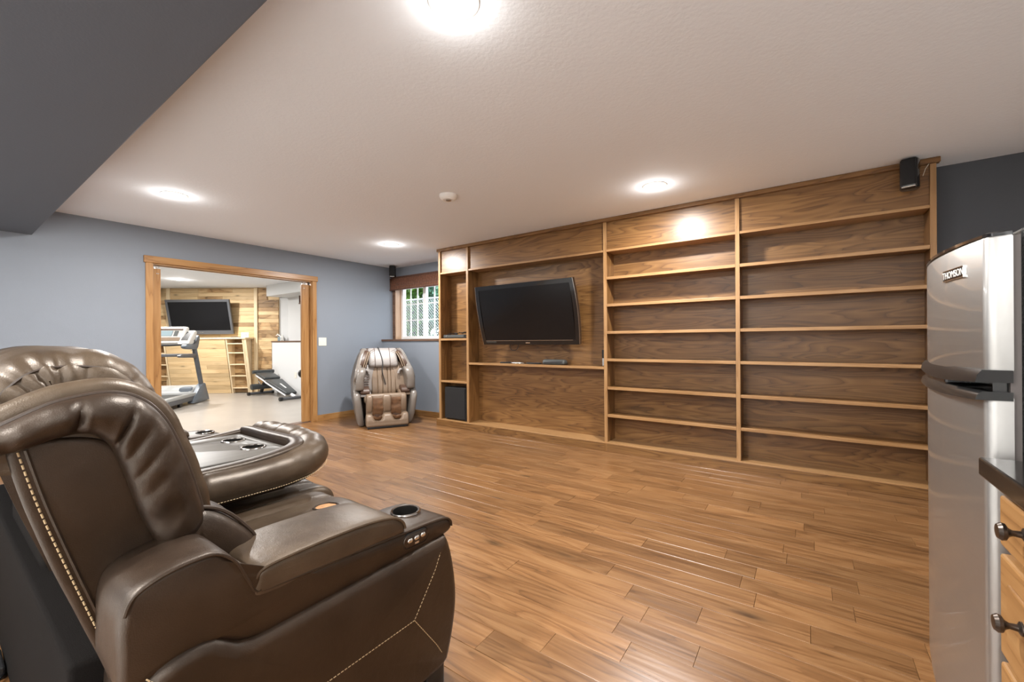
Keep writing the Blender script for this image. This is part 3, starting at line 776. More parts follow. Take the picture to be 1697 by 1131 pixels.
# dark and silver gadget at the right end of the TV shelf
t = thing('charging_stand', 'small upright black and silver gadget at the right end of the television shelf', 'gadget', (-1.795, 4.26, ZS))
obj('base', bx(-1.815, -1.770, 4.24, 4.275, ZS, ZS+0.085, bev=0.004), M['steel'], t)
obj('cap', bx(-1.818, -1.767, 4.236, 4.279, ZS+0.085, ZS+0.175, bev=0.005), M['black'], t)
# TV
tv = thing('television', 'big black flat television tilted forward inside the bookcase', 'television', (-2.712, 4.13, 1.475))
TW, THh = 0.668, 0.368
TA = 0.235
def tvx(bm, bow=0.0):
    R = Matrix.Rotation(TA, 3, 'X')
    for v in bm.verts:
        p = v.co.copy()
        bo = 0.022*(1-(p.z/THh)**2)
        p.x *= (1 + bo/TW*(abs(p.x)/TW))
        v.co = (R @ p) + Vector((-2.712, 4.105, 1.475))
    return bm
def grid_box(x0, x1, y0, y1, z0, z1, nz=10, bev=0.0):
    bm = B(); box(bm, x0, x1, y0, y1, z0, z1)
    bmesh.ops.bisect_plane
    for i in range(1, nz):
        zz = z0+(z1-z0)*i/nz
        bmesh.ops.bisect_plane(bm, geom=bm.verts[:]+bm.edges[:]+bm.faces[:], plane_co=(0, 0, zz), plane_no=(0, 0, 1))
    return bm
b_ = B()
parts = [(-TW, TW, THh-0.050, THh), (-TW, TW, -THh, -THh+0.058)]
for (x0, x1, z0, z1) in parts: box(b_, x0, x1, -0.030, 0.01, z0, z1)
g = grid_box(-TW, -TW+0.045, -0.030, 0.01, -THh+0.058, THh-0.05, 10); me_ = bpy.data.meshes.new('t'); g.to_mesh(me_); g.free(); b_.from_mesh(me_)
g = grid_box(TW-0.045, TW, -0.030, 0.01, -THh+0.058, THh-0.05, 10); me_ = bpy.data.meshes.new('t'); g.to_mesh(me_); g.free(); b_.from_mesh(me_)
bmesh.ops.remove_doubles(b_, verts=b_.verts, dist=0.0001)
obj('bezel', tvx(b_), M['gloss'], tv)
obj('screen', tvx(bx(-TW+0.04, TW-0.04, -0.026, -0.005, -THh+0.055, THh-0.048)), M['screen'], tv)
obj('rear_housing', tvx(grid_box(-TW+0.015, TW-0.015, 0.0, 0.055, -THh+0.01, THh-0.01, 8)), M['black'], tv)
for s in (-1, 1):
    obj('edge_strip', tvx(grid_box(min(s*TW, s*(TW+0.007)), max(s*TW, s*(TW+0.007)), -0.033, 0.008, -THh, THh, 12)), M['chrome'], tv)
obj('trim_line', tvx(bx(-TW+0.05, TW-0.075, -0.0325, -0.030, -THh+0.050, -THh+0.054)), M['steel'], tv)
obj('logo_plate', tvx(bx(-0.03, 0.03, -0.0335, -0.030, -THh+0.016, -THh+0.030, bev=0.001)), M['steel'], tv)
obj('spec_label', tvx(bx(-TW+0.05, -TW+0.20, -0.0325, -0.030, -THh+0.030, -THh+0.040)), M['greyplastic'], tv)
obj('wall_mount', bx(-3.0, -2.42, 4.17, BK-0.011, 1.30, 1.62, bev=0.005), M['black'], tv)
bm = B(); pts = [(-3.02, 4.25, 1.16), (-3.05, 4.26, 1.08), (-3.0, 4.25, 1.04), (-2.93, 4.25, 1.06), (-2.91, 4.25, 1.14)]
tag(obj('cable', tube(bm, catmull(pts, 6), 0.004, 6), M['black'], smooth=True), 'loop of black cable hanging below the big television', 'cable')
# ================================================================== CEILING FIXTURES
def downlight(x, y, label, power, z=H, r=0.075):
    t = thing('recessed_light', label, 'ceiling light', (x, y, z), 0, 'round recessed ceiling lights')
    bm = B(); lathe(bm, [(r+0.020, 0.0), (r+0.020, -0.004), (r+0.006, -0.010), (r, -0.008), (r, 0.0)], (0, 0, 0), 40)
    obj('trim_ring', bm, M['white'], t, smooth=True, local=True)
    bm = B(); lathe(bm, [(0, -0.018), (r*0.5, -0.0165), (r*0.82, -0.011), (r-0.002, -0.004), (r-0.002, 0.0), (0, 0.0)], (0, 0, 0), 40)
    obj('lens', bm, M['lens'], t, local=True)
    area_lamp('lamp', (0, 0, -0.022), power*0.9, r*1.5, t)
    pl = bpy.data.lights.new('glow', 'POINT'); pl.energy = power*0.04; pl.shadow_soft_size = 0.03; pl.color = LIGHT_COL
    link(bpy.data.objects.new('glow', pl), t).location = (0, 0, -0.075)
    return t
downlight(-1.074, 1.156, 'bright round recessed light cut off by the top edge of the picture', P_MAIN)
downlight(-4.41, 1.257, 'bright round recessed light at the left near the dark bulkhead', P_MAIN)
downlight(-1.026, 3.496, 'bright round recessed light in front of the bookcase shelves', P_MAIN)
downlight(-4.43, 3.546, 'small bright recessed light near the window corner', P_MAIN)
for k, (x, y) in enumerate(((-3.6, -2.6), (-1.3, -2.6), (0.75, -2.6), (-1.3, -1.2), (0.75, -1.0))):  # fill lights added out of view to brighten ceiling and room
    downlight(x, y, 'recessed fill light added in the unseen kitchen ceiling behind the viewer', P_FILL*(0.5 if x > 0 else 1.3))
for (x, y, lb) in ((-7.6, 2.6, 'recessed light in the gym near the opening'), (-9.2, 0.9, 'recessed light in the gym left of the opening'), (-10.3, 3.0, 'recessed light in the gym over the treadmill')):
    downlight(x, y, lb, P_GYM, H+0.015)
t = thing('smoke_detector', 'round white smoke detector on the ceiling', 'smoke detector', (-2.545, 2.655, H))
bm = B(); lathe(bm, [(0.078, 0), (0.078, -0.012), (0.070, -0.030), (0.060, -0.038), (0.0, -0.038)], (0, 0, 0), 36)
obj('housing', bm, M['white'], t, smooth=True, local=True)
bm = B(); lathe(bm, [(0.055, -0.038), (0.052, -0.043), (0.040, -0.043), (0.037, -0.038)], (0, 0, 0), 36)
obj('vent_ring', bm, M['white'], t, smooth=True, local=True)
bm = B(); lathe(bm, [(0.026, -0.038), (0.025, -0.046), (0.0, -0.047)], (0, 0, 0), 28)
obj('test_button', bm, M['steel'], t, smooth=True, local=True)
# light switch
t = thing('light_switch', 'almond double switch plate on the blue wall right of the opening', 'light switch', (XW, 3.435, 1.165))
obj('plate', bx(XW, XW+0.006, 3.375, 3.495, 1.105, 1.225, bev=0.003), M['almond'], t)
for q in (-0.024, 0.024): obj('toggle', bx(XW+0.005, XW+0.014, 3.435+q-0.005, 3.435+q+0.005, 1.152, 1.178, bev=0.002), M['white'], t)

# ================================================================== FRIDGE, COUNTER, CABINET
FX, FY0, FY1 = 0.303, 1.312, 1.845
fr = thing('refrigerator', 'stainless steel refrigerator with black sides right of the bookcase', 'refrigerator', (0.62, 1.58, 0))
obj('cabinet_body', bx(0.362, 0.93, FY0+0.004, FY1-0.004, 0.03, 1.385, bev=0.008), M['fridgeside'], fr)
obj('gasket', bx(0.346, 0.364, FY0+0.012, FY1-0.012, 0.10, 1.37), M['gasket'], fr)
def doorp(bul=0.026):
    n = 14; pts = []
    for i in range(n+1):
        t = i/n; y = FY0+0.018+(FY1-FY0-0.03)*t
        pts.append((FX+0.004-bul*sin(pi*min(1, t*1.0))**0.8*1.0, y))
    p = [(0.348, FY0), (FX+0.022, FY0), (FX+0.010, FY0+0.004), (FX+0.005, FY0+0.010)] + pts + [(FX+0.006, FY1-0.005), (FX+0.016, FY1), (0.348, FY1)]
    return p
def fdoor(name, z0, z1, stn):
    bm = B(); loft(bm, doorp(), stn, axis=2, n=0, smooth_prof=False)
    return obj(name, bm, M['stainless'], fr, smooth=35)
d1 = fdoor('freezer_door', 1.08, 1.375, [(1.082, 0.001), (1.088, 0), (1.366, 0), (1.370, 0.002)])
d2 = fdoor('fridge_door', 0.17, 1.0, [(0.165, 0.012), (0.19, 0.003), (0.22, 0), (1.025, 0), (1.030, 0.001)])
bm = B(); loft(bm, doorp(0.030), [(1.370, 0.0), (1.377, 0.001), (1.379, 0.006)], axis=2, n=0, smooth_prof=False)
obj('top_cap', bm, M['gloss'], d1, smooth=35)
# handles: chrome lips above and below the gap
def lip(z0, z1, mid, bul, nm, par, mm):
    n = 18; bm = B(); top = []; bot = []
    for i in range(n+1):
        t = i/n; y = FY0-0.004+(FY1-FY0-0.004)*t
        x = FX-0.002-(bul)*sin(pi*t)**0.8
        dz = mid*sin(pi*min(1, max(0, t)))
        top.append((x, y, z1)); bot.append((x-0.004, y, z0-dz))
    rings = []
    for (x, y, z1_), (x2, y2, z0_) in zip(top, bot):
        rings.append([bm.verts.new((x, y, z1_)), bm.verts.new((x-0.007, y, (z1_*0.6+z0_*0.4))), bm.verts.new((x2-0.006, y, z0_)), bm.verts.new((0.346, y, z0_)), bm.verts.new((0.346, y, z1_))])
    for a, b in zip(rings, rings[1:]):
        for j in range(5): bm.faces.new((a[j], a[(j+1) % 5], b[(j+1) % 5], b[j]))
    bm.faces.new(rings[0]); bm.faces.new(rings[-1])
    return obj(nm, bm, mm, par, smooth=50)
lip(1.060, 1.086, 0.010, 0.016, 'handle', d1, M['handlemetal'])
lip(1.022, 1.040, 0.006, 0.020, 'handle', d2, M['handleedge'])
obj('handle_recess', bx(FX+0.020, 0.35, FY0+0.022, FY1-0.006, 1.030, 1.082), M['gloss'], fr)
obj('handle_grip', bx(FX-0.024, FX+0.03, 1.49, 1.62, 1.038, 1.064, bev=0.006), M['gloss'], d2)
obj('kick_plate', bx(0.37, 0.40, FY0+0.02, FY1-0.02, 0.02, 0.12), M['black'], fr)
for yy in (FY0+0.06, FY1-0.06): obj('foot', cyl(B(), (0.45, yy, 0.016), 0.02, 0.032), M['black'], fr)
for yy in (FY0+0.06, FY1-0.06): obj('foot', cyl(B(), (0.86, yy, 0.016), 0.02, 0.032), M['black'], fr)
# badge with the brand lettering
BM = Matrix.Translation((FX-0.0155, 1.4475, 1.309)) @ Matrix.Rotation(0.104, 4, 'Z')
def bplace(bm):
    bmesh.ops.transform(bm, matrix=BM, verts=bm.verts); return bm
bdg = obj('badge', bplace(bx(-0.0015, 0.004, -0.054, 0.054, -0.012, 0.012, bev=0.0008)), M['gloss'], d1)
def text(name, s, size, mtx, m, parent, ext=0.0008):
    cu = bpy.data.curves.new(name, 'FONT'); cu.body = s; cu.size = size; cu.extrude = ext; cu.align_x = 'CENTER'; cu.align_y = 'CENTER'
    o = bpy.data.objects.new(name, cu); COL.objects.link(o)
    dg = bpy.context.evaluated_depsgraph_get(); dg.update()
    me = bpy.data.meshes.new_from_object(o.evaluated_get(dg)); bpy.data.objects.remove(o); bpy.data.curves.remove(cu)
    me.transform(mtx); me.materials.clear(); me.materials.append(m)
    o = bpy.data.objects.new(name, me); return link(o, parent)
# text reads along -Y (viewed from -X side)
Rt = Matrix(((0, 0, -1, 0), (-1, 0, 0, 0), (0, 1, 0, 0), (0, 0, 0, 1)))
text('lettering', 'THOMSON', 0.0235, Matrix.Translation((-0.62, -1.58, 0)) @ BM @ Matrix.Translation((-0.0016, 0, 0)) @ Rt, M['white'], bdg)
bm = B()
for (y0, y1, z0, z1) in ((-0.055, 0.055, 0.0115, 0.0135), (-0.055, 0.055, -0.0135, -0.0115), (-0.0565, -0.0545, -0.0135, 0.0135), (0.0545, 0.0565, -0.0135, 0.0135)):
    box(bm, -0.0022, 0.004, y0, y1, z0, z1)
bplace(bm)
obj('badge_rim', bm, M['steel'], bdg)
# counter + cabinet
CX0 = 0.284
ct = obj('countertop', bx(CX0, 0.93, -1.2, 1.26, 0.872, 0.91, bev=0.004), M['granite'])
tag(ct, 'black granite countertop over the oak drawers at the right edge', 'countertop')
cb = thing('drawer_cabinet', 'oak drawer cabinet with bronze knobs under the black countertop', 'cabinet', (0.62, 0.6, 0))
obj('carcass', bx(0.325, 0.92, -1.18, 1.243, 0.10, 0.871), M['cab_y'], cb)
obj('toe_kick', bx(0.38, 0.92, -1.16, 1.23, 0.0, 0.10), M['black'], cb)
for (z0, z1, kz) in ((0.748, 0.846, 0.812), (0.536, 0.732, 0.648), (0.325, 0.520, 0.42), (0.115, 0.31, 0.21)):
    for (ya, yb) in ((0.80, 1.228), (0.34, 0.785), (-0.12, 0.325)):
        bm = B(); box(bm, 0.305, 0.326, ya, yb, z0, z1, bev=0.005)
        d = obj('drawer_front', bm, M['cab_y'], cb)
        if z1-z0 > 0.15: obj('raised_panel', bx(0.300, 0.308, ya+0.05, yb-0.05, z0+0.04, z1-0.04, bev=0.004), M['cab_y'], d)
        yk = 1.103 if yb > 1.2 else (ya+yb)/2
        bm = B(); lathe(bm, [(0.012, 0.0), (0.0115, 0.003), (0.006, 0.006), (0.005, 0.016), (0.008, 0.021), (0.0145, 0.025), (0.0155, 0.030), (0.012, 0.035), (0, 0.037)], (0.3055 if z1-z0 < 0.15 else 0.3005, yk, kz), 20, axis='-x')
        obj('knob', bm, M['bronze'], d, smooth=True)

# ================================================================== RECLINING SOFA
SX = -2.165
sofa = thing('reclining_sofa', 'big brown leather reclining sofa with folded-down middle tray', 'sofa', (SX, 0.6, 0))
LE, LE2 = M['leather'], M['leather2']
def SO(name, bm, m, par=None, smooth=50): return obj(name, bm, m, par or sofa, smooth=smooth)
def mirror(bm, s):
    if s < 0:
        for v in bm.verts: v.co.x = 2*SX - v.co.x
        bmesh.ops.reverse_faces(bm, faces=bm.faces)
    return bm
def mp(pts, s): return [Vector((p[0] if s > 0 else 2*SX-p[0], p[1], p[2])) for p in pts]

ARM_MESH = []
def make_arm(s, dy=0.0):
    tops = []
    XO, XI = -1.0, -1.235
    # lower side panel (soft, proud of the frame)
    prof = [(0.215, 0.30), (0.222, 0.50), (0.25, 0.548), (0.31, 0.560), (0.352, 0.553), (0.385, 0.528), (0.42, 0.514), (0.6, 0.514), (0.8, 0.515), (0.985, 0.516), (1.018, 0.508), (1.045, 0.44), (1.064, 0.33), (1.062, 0.24), (1.035, 0.13), (1.005, 0.082), (0.9, 0.075), (0.6, 0.075), (0.35, 0.075), (0.235, 0.085)]
    bm = B(); loft(bm, prof, [(XI, 0.012), (XI-0.0+0.01, 0.004), (-1.15, 0.003), (-1.03, 0.002), (-1.012, 0.004), (-1.004, 0.006), (-0.996, 0.009), (-0.990, 0.014), (-0.985, 0.022), (-0.982, 0.032)], n=96, per=6)
    panel = SO('arm_panel', mirror(bm, s), LE, smooth=60); tops.append(panel)
    # upper arm body
    prof = [(0.205, 0.52), (0.200, 0.60), (0.203, 0.660), (0.220, 0.700), (0.26, 0.719), (0.31, 0.726), (0.355, 0.722), (0.39, 0.690), (0.415, 0.635), (0.435, 0.606), (0.50, 0.600), (0.65, 0.592), (0.80, 0.582), (0.85, 0.576), (0.90, 0.576), (0.98, 0.570), (1.025, 0.562), (1.046, 0.545), (1.052, 0.525), (1.040, 0.508), (0.98, 0.500), (0.8, 0.497), (0.6, 0.496), (0.43, 0.497), (0.36, 0.530), (0.30, 0.545), (0.245, 0.530)]
    bm = B(); loft(bm, prof, [(XI-0.004, 0.03), (XI+0.004, 0.010), (XI+0.02, 0.002), (-1.13, 0), (-1.03, 0.0), (-1.012, 0.0015), (-1.004, 0.006), (-1.000, 0.014)], n=140, per=6)
    wrinkle(bm, 0.0025, (9, 9, 14), 3)
    body = SO('arm_top', mirror(bm, s), LE, smooth=60); tops.append(body)
    cx = (-1.128 if s > 0 else 2*SX+1.128); cy = 0.955
    loc = worldloc(body)
    if s > 0:
        c = B(); cyl(c, (cx-loc.x, cy-loc.y, 0.58-loc.z), 0.041, 0.13, n=40)
        boolcut(body, [c]); ARM_MESH.append(body.data)
    else:
        me = ARM_MESH[0].copy(); me.transform(Matrix.Scale(-1, 4, (1, 0, 0))); me.flip_normals()
        old = body.data; body.data = me; bpy.data.meshes.remove(old)
    for p in body.data.polygons: p.use_smooth = True
    body.data.set_sharp_from_angle(angle=radians(50))
    bm = B(); lathe(bm, [(0.049, 0.5705), (0.050, 0.5755), (0.046, 0.5785), (0.0415, 0.577), (0.0400, 0.570), (0.039, 0.520), (0.0, 0.518), (0.0, 0.516), (0.0405, 0.516), (0.041, 0.5705)], (cx, cy, 0.0015), 40)
    rim = SO('cup_holder', bm, M['cup'], body, smooth=40)
    bm = B(); lathe(bm, [(0.0505, 0.5705), (0.0515, 0.5765), (0.047, 0.5805), (0.0425, 0.5785), (0.043, 0.5765), (0.047, 0.5785), (0.0495, 0.5755)], (cx, cy, 0.001), 40)
    SO('cup_rim', bm, M['chrome'], body, smooth=60)
    # pad
    prof = [(0.432, 0.588), (0.428, 0.630), (0.436, 0.646), (0.47, 0.653), (0.6, 0.655), (0.72, 0.650), (0.80, 0.636), (0.838, 0.612), (0.846, 0.590), (0.838, 0.576), (0.75, 0.578), (0.6, 0.582)]
    def crown(co, t): return co
    bm = B(); loft(bm, prof, [(XI+0.004, 0.02), (XI+0.010, 0.008), (XI+0.025, 0.001), (-1.17, -0.002), (-1.12, -0.004), (-1.07, -0.004), (-1.025, -0.002), (-1.006, 0.001), (-0.999, 0.006), (-0.997, 0.018)], n=110, per=8)
    wrinkle(bm, 0.002, (8, 8, 8), 6)
    pad = SO('arm_pad', mirror(bm, s), LE2, smooth=70); tops.append(pad)
    edge = [(-1.003, 0.428, 0.632), (-1.001, 0.440, 0.647), (-1.001, 0.48, 0.653), (-1.001, 0.6, 0.655), (-1.001, 0.72, 0.650), (-1.001, 0.80, 0.636), (-1.001, 0.836, 0.613), (-1.001, 0.846, 0.590)]
    bm = B(); tube(bm, mp(catmull(edge, 6), s), 0.0042, 7); tube(bm, mp(catmull([(-1.003, 0.428, 0.632), (-1.06, 0.424, 0.642), (-1.12, 0.423, 0.643), (-1.18, 0.424, 0.641), (-1.225, 0.43, 0.630)], 6), s), 0.0042, 7)
    SO('piping', bm, LE2, pad, smooth=True)
    bm = B(); e2 = [(-1.0, 0.208, 0.665), (-1.001, 0.222, 0.695), (-1.001, 0.262, 0.714), (-1.001, 0.31, 0.7215), (-1.001, 0.352, 0.718), (-1.001, 0.386, 0.688), (-1.001, 0.412, 0.634), (-1.001, 0.432, 0.603), (-1.001, 0.5, 0.5965), (-1.001, 0.65, 0.589), (-1.001, 0.8, 0.579), (-1.001, 0.9, 0.573), (-1.001, 0.98, 0.567), (-1.001, 1.022, 0.559), (-1.0, 1.042, 0.543), (-1.0, 1.046, 0.526)]
    tube(bm, mp(catmull(e2, 5), s), 0.0036, 7); SO('piping', bm, LE, body, smooth=True)
    # control panel
    if s > 0:
        def oval(yc, zc, a, b_, x0, x1, ang):
            bm = B(); n = 36; P = []
            for i in range(n):
                t = 2*pi*i/n; cxx = (a-b_)*(1 if cos(t) > 0 else -1) + b_*cos(t); cz = b_*sin(t)
                P.append((yc+cxx*cos(ang)-cz*sin(ang), zc+cxx*sin(ang)+cz*cos(ang)))
            loft(bm, P, [(x0, 0.0), (x1-0.002, 0.0), (x1, 0.002)], n=0, smooth_prof=False); return bm
        cp = SO('control_panel', oval(0.888, 0.544, 0.050, 0.0205, -1.004, -0.9965, -0.05), M['bronze'], body)
        SO('control_rim', oval(0.888, 0.544, 0.0535, 0.024, -1.006, -0.9985, -0.05), M['gloss'], body)
        for yy in (0.862, 0.888, 0.914):
            SO('button', oval(yy, 0.546, 0.010, 0.0065, -0.998, -0.9935, 0), M['steel'], body)
        SO('usb_port', bx(-0.9985, -0.9955, 0.880, 0.896, 0.529, 0.535), M['steel'], body)
    # stitching on the outer panel
    X2 = -0.9818
    def sx(y, z):   # panel surface bulge
        return X2
    bm = B()
    J = (X2+0.0005, 0.863, 0.308)
    for P in ([(-0.9935, 1.006, 0.500), (-0.987, 0.990, 0.484), (X2, 0.972, 0.462), (X2, 0.95, 0.42), J], [J, (X2, 0.57, 0.309), (X2, 0.47, 0.309)], [J, (X2, 0.955, 0.18), (X2, 0.975, 0.146), (-0.987, 1.000, 0.112)],
              [(-0.992, 0.236, 0.540), (-0.984, 0.265, 0.505), (X2, 0.32, 0.45), (X2, 0.47, 0.309)]):
        dash(bm, mp(P, s))
    stuff(SO('stitching', bm, M['thread'], panel))
    for (y0, y1) in ((0.955, 1.035), (0.25, 0.33)):
        bm = B(); box(bm, -1.075, -1.005, y0-0.02, y1-0.02, 0.0, 0.088, bev=0.008); tops.append(SO('foot', mirror(bm, s), M['black']))
    # inner front face of arm: rounded front seam
    bm = B(); tube(bm, mp(catmull([(-1.003, 1.009, 0.503), (-1.003, 1.036, 0.44), (-1.003, 1.055, 0.33), (-1.003, 1.053, 0.24), (-1.003, 1.026, 0.13), (-1.003, 0.997, 0.09)], 6), s), 0.003, 6)
    SO('piping', bm, LE, panel, smooth=True)
    for o in tops: o.location.y += dy
make_arm(1); make_arm(-1, 0.11)

OUT = [(-0.035, 0.932), (-0.005, 0.962), (0.04, 0.988), (0.086, 1.013), (0.142, 1.042), (0.19, 1.053), (0.222, 1.055), (0.255, 1.047), (0.283, 1.028), (0.306, 1.0), (0.324, 0.966), (0.343, 0.915), (0.358, 0.868), (0.372, 0.815), (0.381, 0.775), (0.387, 0.725), (0.384, 0.695)]
INN = [(-0.015, 0.925), (0.02, 0.942), (0.065, 0.955), (0.107, 0.962), (0.145, 0.974), (0.175, 0.978), (0.196, 0.974), (0.213, 0.961), (0.225, 0.943), (0.233, 0.92), (0.244, 0.885), (0.256, 0.84), (0.268, 0.795), (0.280, 0.760), (0.294, 0.725), (0.312, 0.69), (0.335, 0.665)]
def make_back(xs, parent_name):
    """seat back whose near side plane is at x = xs, 0.61 wide; sides mirrored"""
    Wb = 0.62; xm = xs-Wb/2
    bk = None
    # rear body
    prof = [(0.088, 0.968), (0.11, 0.975), (0.2, 0.965), (0.25, 0.92), (0.28, 0.83), (0.30, 0.74), (0.34, 0.64), (0.40, 0.52), (0.42, 0.40), (0.36, 0.30), (0.265, 0.30), (0.238, 0.40), (0.216, 0.485), (0.181, 0.60), (0.145, 0.72), (0.112, 0.84), (0.092, 0.93)]
    def hollow(co, t):   # the rear panel sits recessed between the two side edges
        yr = 0.092+(0.93-co.z)*0.285 if co.z > 0.4 else 0.243+(0.4-co.z)*0.25
        if co.y < yr+0.03:
            d = min(xs-co.x, co.x-(xs-Wb)); k = min(1, max(0, (d-0.012)/0.02)); co.y += 0.10*k
        return co
    bm = B(); loft(bm, prof, [(xs+0.002, 0.012), (xs+0.001, 0.004), (xs-0.004, 0), (xs-0.012, 0), (xs-0.022, 0), (xs-0.034, 0), (xs-0.06, 0), (xs-0.2, 0), (xs-Wb/2, 0), (xs-Wb+0.2, 0), (xs-Wb+0.06, 0), (xs-Wb+0.034, 0), (xs-Wb+0.022, 0), (xs-Wb+0.012, 0), (xs-Wb+0.004, 0), (xs-Wb-0.001, 0.004), (xs-Wb-0.002, 0.012)], n=96, per=6, fn=hollow)
    wrinkle(bm, 0.003, (5, 5, 5), 2)
    bk = SO('backrest', bm, LE, smooth=60)
    # stitch along the rear edge + piping
    for sgn in (1, -1):
        X = (lambda q: xs+q) if sgn > 0 else (lambda q: xs-Wb-q)
        bm = B(); P = [(X(0.0035), y+0.001, z+0.003) for y, z in ((0.100, 0.955), (0.124, 0.85), (0.157, 0.73), (0.192, 0.61), (0.227, 0.49), (0.248, 0.40))]
        dash(bm, catmull(P, 6), 0.008, 0.004, 0.0017); stuff(SO('stitching', bm, M['thread'], bk))
        bm = B(); P = [(X(0.0025), y+0.011, z+0.005) for y, z in ((0.100, 0.955), (0.124, 0.85), (0.157, 0.73), (0.192, 0.61), (0.227, 0.49), (0.248, 0.40))]
        tube(bm, catmull(P, 6), 0.0035, 6); SO('piping', bm, LE, bk, smooth=True)
        # wing bolster : arch with creases
        n = 110
        o_ = resample(catmull([(y, z, 0) for y, z in OUT], 8), n); i_ = resample(catmull([(y, z, 0) for y, z in INN], 8), n)
        creases = [(0.35, 0.012, 0.011), (0.475, 0.012, 0.010), (0.545, 0.005, 0.016), (0.62, 0.004, 0.014), (0.70, 0.003, 0.02), (0.19, 0.004, 0.014), (0.27, 0.002, 0.02)]
        bm = B(); rings = []
        for k in range(n):
            s_ = k/(n-1); a, b_ = o_[k], i_[k]; ring = []
            cre = sum(d*math.exp(-((s_-c)/w_)**2) for c, d, w_ in creases)
            fall = min(1, sin(pi*min(1, max(0, s_)))*3.2+0.15)
            m_ = 14
            for j in range(m_+1):
                t = pi*j/m_
                f = (1-cos(t))/2; bulge = 0.050*fall*(sin(t)**0.72) - cre*1.5*sin(t)*(0.35+0.65*f)
                p = a.lerp(b_, f)
                nz = (noise.noise(Vector((p.x*20, p.y*20, sgn)))*0.005+noise.noise(Vector((p.x*55, p.y*30, sgn+5)))*0.0025)*sin(t)
                ring.append(bm.verts.new((X(-0.004+bulge+nz), p.x, p.y)))
            # closing back inside
            ring.append(bm.verts.new((X(-0.03), b_.x, b_.y))); ring.append(bm.verts.new((X(-0.03), a.x, a.y)))
            rings.append(ring)
        L = len(rings[0])
        for a, b_ in zip(rings, rings[1:]):
            for j in range(L): bm.faces.new((a[j], a[(j+1) % L], b_[(j+1) % L], b_[j]))
        bm.faces.new(rings[0]); bm.faces.new(rings[-1])
        wg = SO('side_wing', bm, LE, bk, smooth=70)
        bm = B(); tube(bm, [(X(0.004), p.x, p.y) for p in o_[::2]], 0.005, 8); SO('piping', bm, M['piping'], bk, smooth=True)
        # gusset band between the wing piping and the head cushion
        go = [(p.x, p.y) for p in resample(catmull([(y, z, 0) for y, z in OUT], 8), 60)]
        band = go + [(0.34, 0.69), (0.27, 0.78), (0.22, 0.90), (0.19, 0.950), (0.11, 0.962), (0.06, 0.955), (0.01, 0.94)]
        bm = B()
        loft(bm, band, [(X(-0.006), -0.004), (X(-0.009), -0.016), (X(-0.018), -0.026), (X(-0.034), -0.029), (X(-0.055), -0.020), (X(-0.075), -0.002), (X(-0.10), 0.012)], n=110, smooth_prof=False)
        wrinkle(bm, 0.004, (14, 14, 14), 5)
        SO('gusset', bm, LE2, bk, smooth=80)
        # lumbar wing
        lp = [(0.335, 0.748), (0.355, 0.762), (0.392, 0.758), (0.43, 0.735), (0.468, 0.692), (0.497, 0.648), (0.50, 0.60), (0.46, 0.56), (0.38, 0.56), (0.33, 0.60), (0.322, 0.68)]
        bm = B(); loft(bm, lp, [(X(0.030), 0.045), (X(0.026), 0.024), (X(0.018), 0.010), (X(0.006), 0.0), (X(-0.004), -0.002), (X(-0.02), -0.008), (X(-0.06), -0.012), (X(-0.12), -0.006), (X(-0.16), 0.02)], n=80)
        wrinkle(bm, 0.004, (9, 9, 9), 9)
        lw = SO('lumbar_wing', bm, LE, bk, smooth=80)
        pp = [(X(0.002), y, z) for y, z in ((0.335, 0.752), (0.357, 0.766), (0.394, 0.762), (0.433, 0.739), (0.472, 0.696), (0.501, 0.650), (0.505, 0.60))]
        bm = B(); tube(bm, catmull(pp, 6), 0.005, 7); SO('piping', bm, M['piping'], lw, smooth=True)
    # head cushion
    hp = [(0.03, 1.0), (0.045, 1.06), (0.088, 1.116), (0.129, 1.140), (0.172, 1.145), (0.215, 1.142), (0.257, 1.130), (0.308, 1.088), (0.341, 1.02), (0.354, 0.97), (0.352, 0.925), (0.32, 0.90), (0.25, 0.90), (0.12, 0.93)]
    a, b_ = xs-0.062, xs-Wb+0.062
    st = [(a+0.004, 0.085), (a, 0.062), (a-0.002, 0.045), (a-0.008, 0.036), (a-0.012, 0.040), (a-0.016, 0.030), (a-0.030, 0.014), (a-0.05, 0.005), (a-0.075, 0.0)]
    st = st + [(a-0.075+(b_+0.075-(a-0.075))*i/10, -0.003) for i in range(1, 10)] + [(2*xm-q, ins) for q, ins in reversed(st)]
    bm = B(); loft(bm, hp, st, n=150, per=8)
    def pleat(p):
        e = min(abs(p.x-a), abs(p.x-b_)); return math.exp(-(e/0.045)**2)
    bm.normal_update()
    for v in bm.verts:
        e = pleat(v.co); th = atan2(v.co.z-1.0, v.co.y-0.19)
        d = (abs(sin(th*7.5+1.6*sin(th*3))) - 0.6)*0.0085*e + noise.noise(v.co*16)*0.006 + noise.noise(v.co*38)*0.0035*(0.3+e)
        v.co += v.normal*d
    hc = SO('head_cushion', bm, LE2, bk, smooth=80)
    for q in (a-0.0115, b_+0.0115):
        pts = inset2([(p.x, p.y) for p in resample(catmull([(y, z, 0) for y, z in hp], 8, True), 150, True)], 0.0365)
        bm = B(); tube(bm, [(q, p.x, p.y) for p in pts[2:85]], 0.0032, 6); SO('seam', bm, M['piping'], hc, smooth=True)
    # back cushion below the head cushion
    cp_ = [(0.32, 0.94), (0.356, 0.92), (0.378, 0.85), (0.392, 0.77), (0.41, 0.68), (0.43, 0.58), (0.41, 0.52), (0.36, 0.52), (0.30, 0.6), (0.26, 0.8)]
    bm = B(); loft(bm, cp_, rounded(xs-0.055, xs-Wb+0.055, 0.03, 5, 12), n=80); wrinkle(bm, 0.008, (6, 6, 6), 4)
    SO('back_cushion', bm, LE, bk, smooth=80)
    return bk
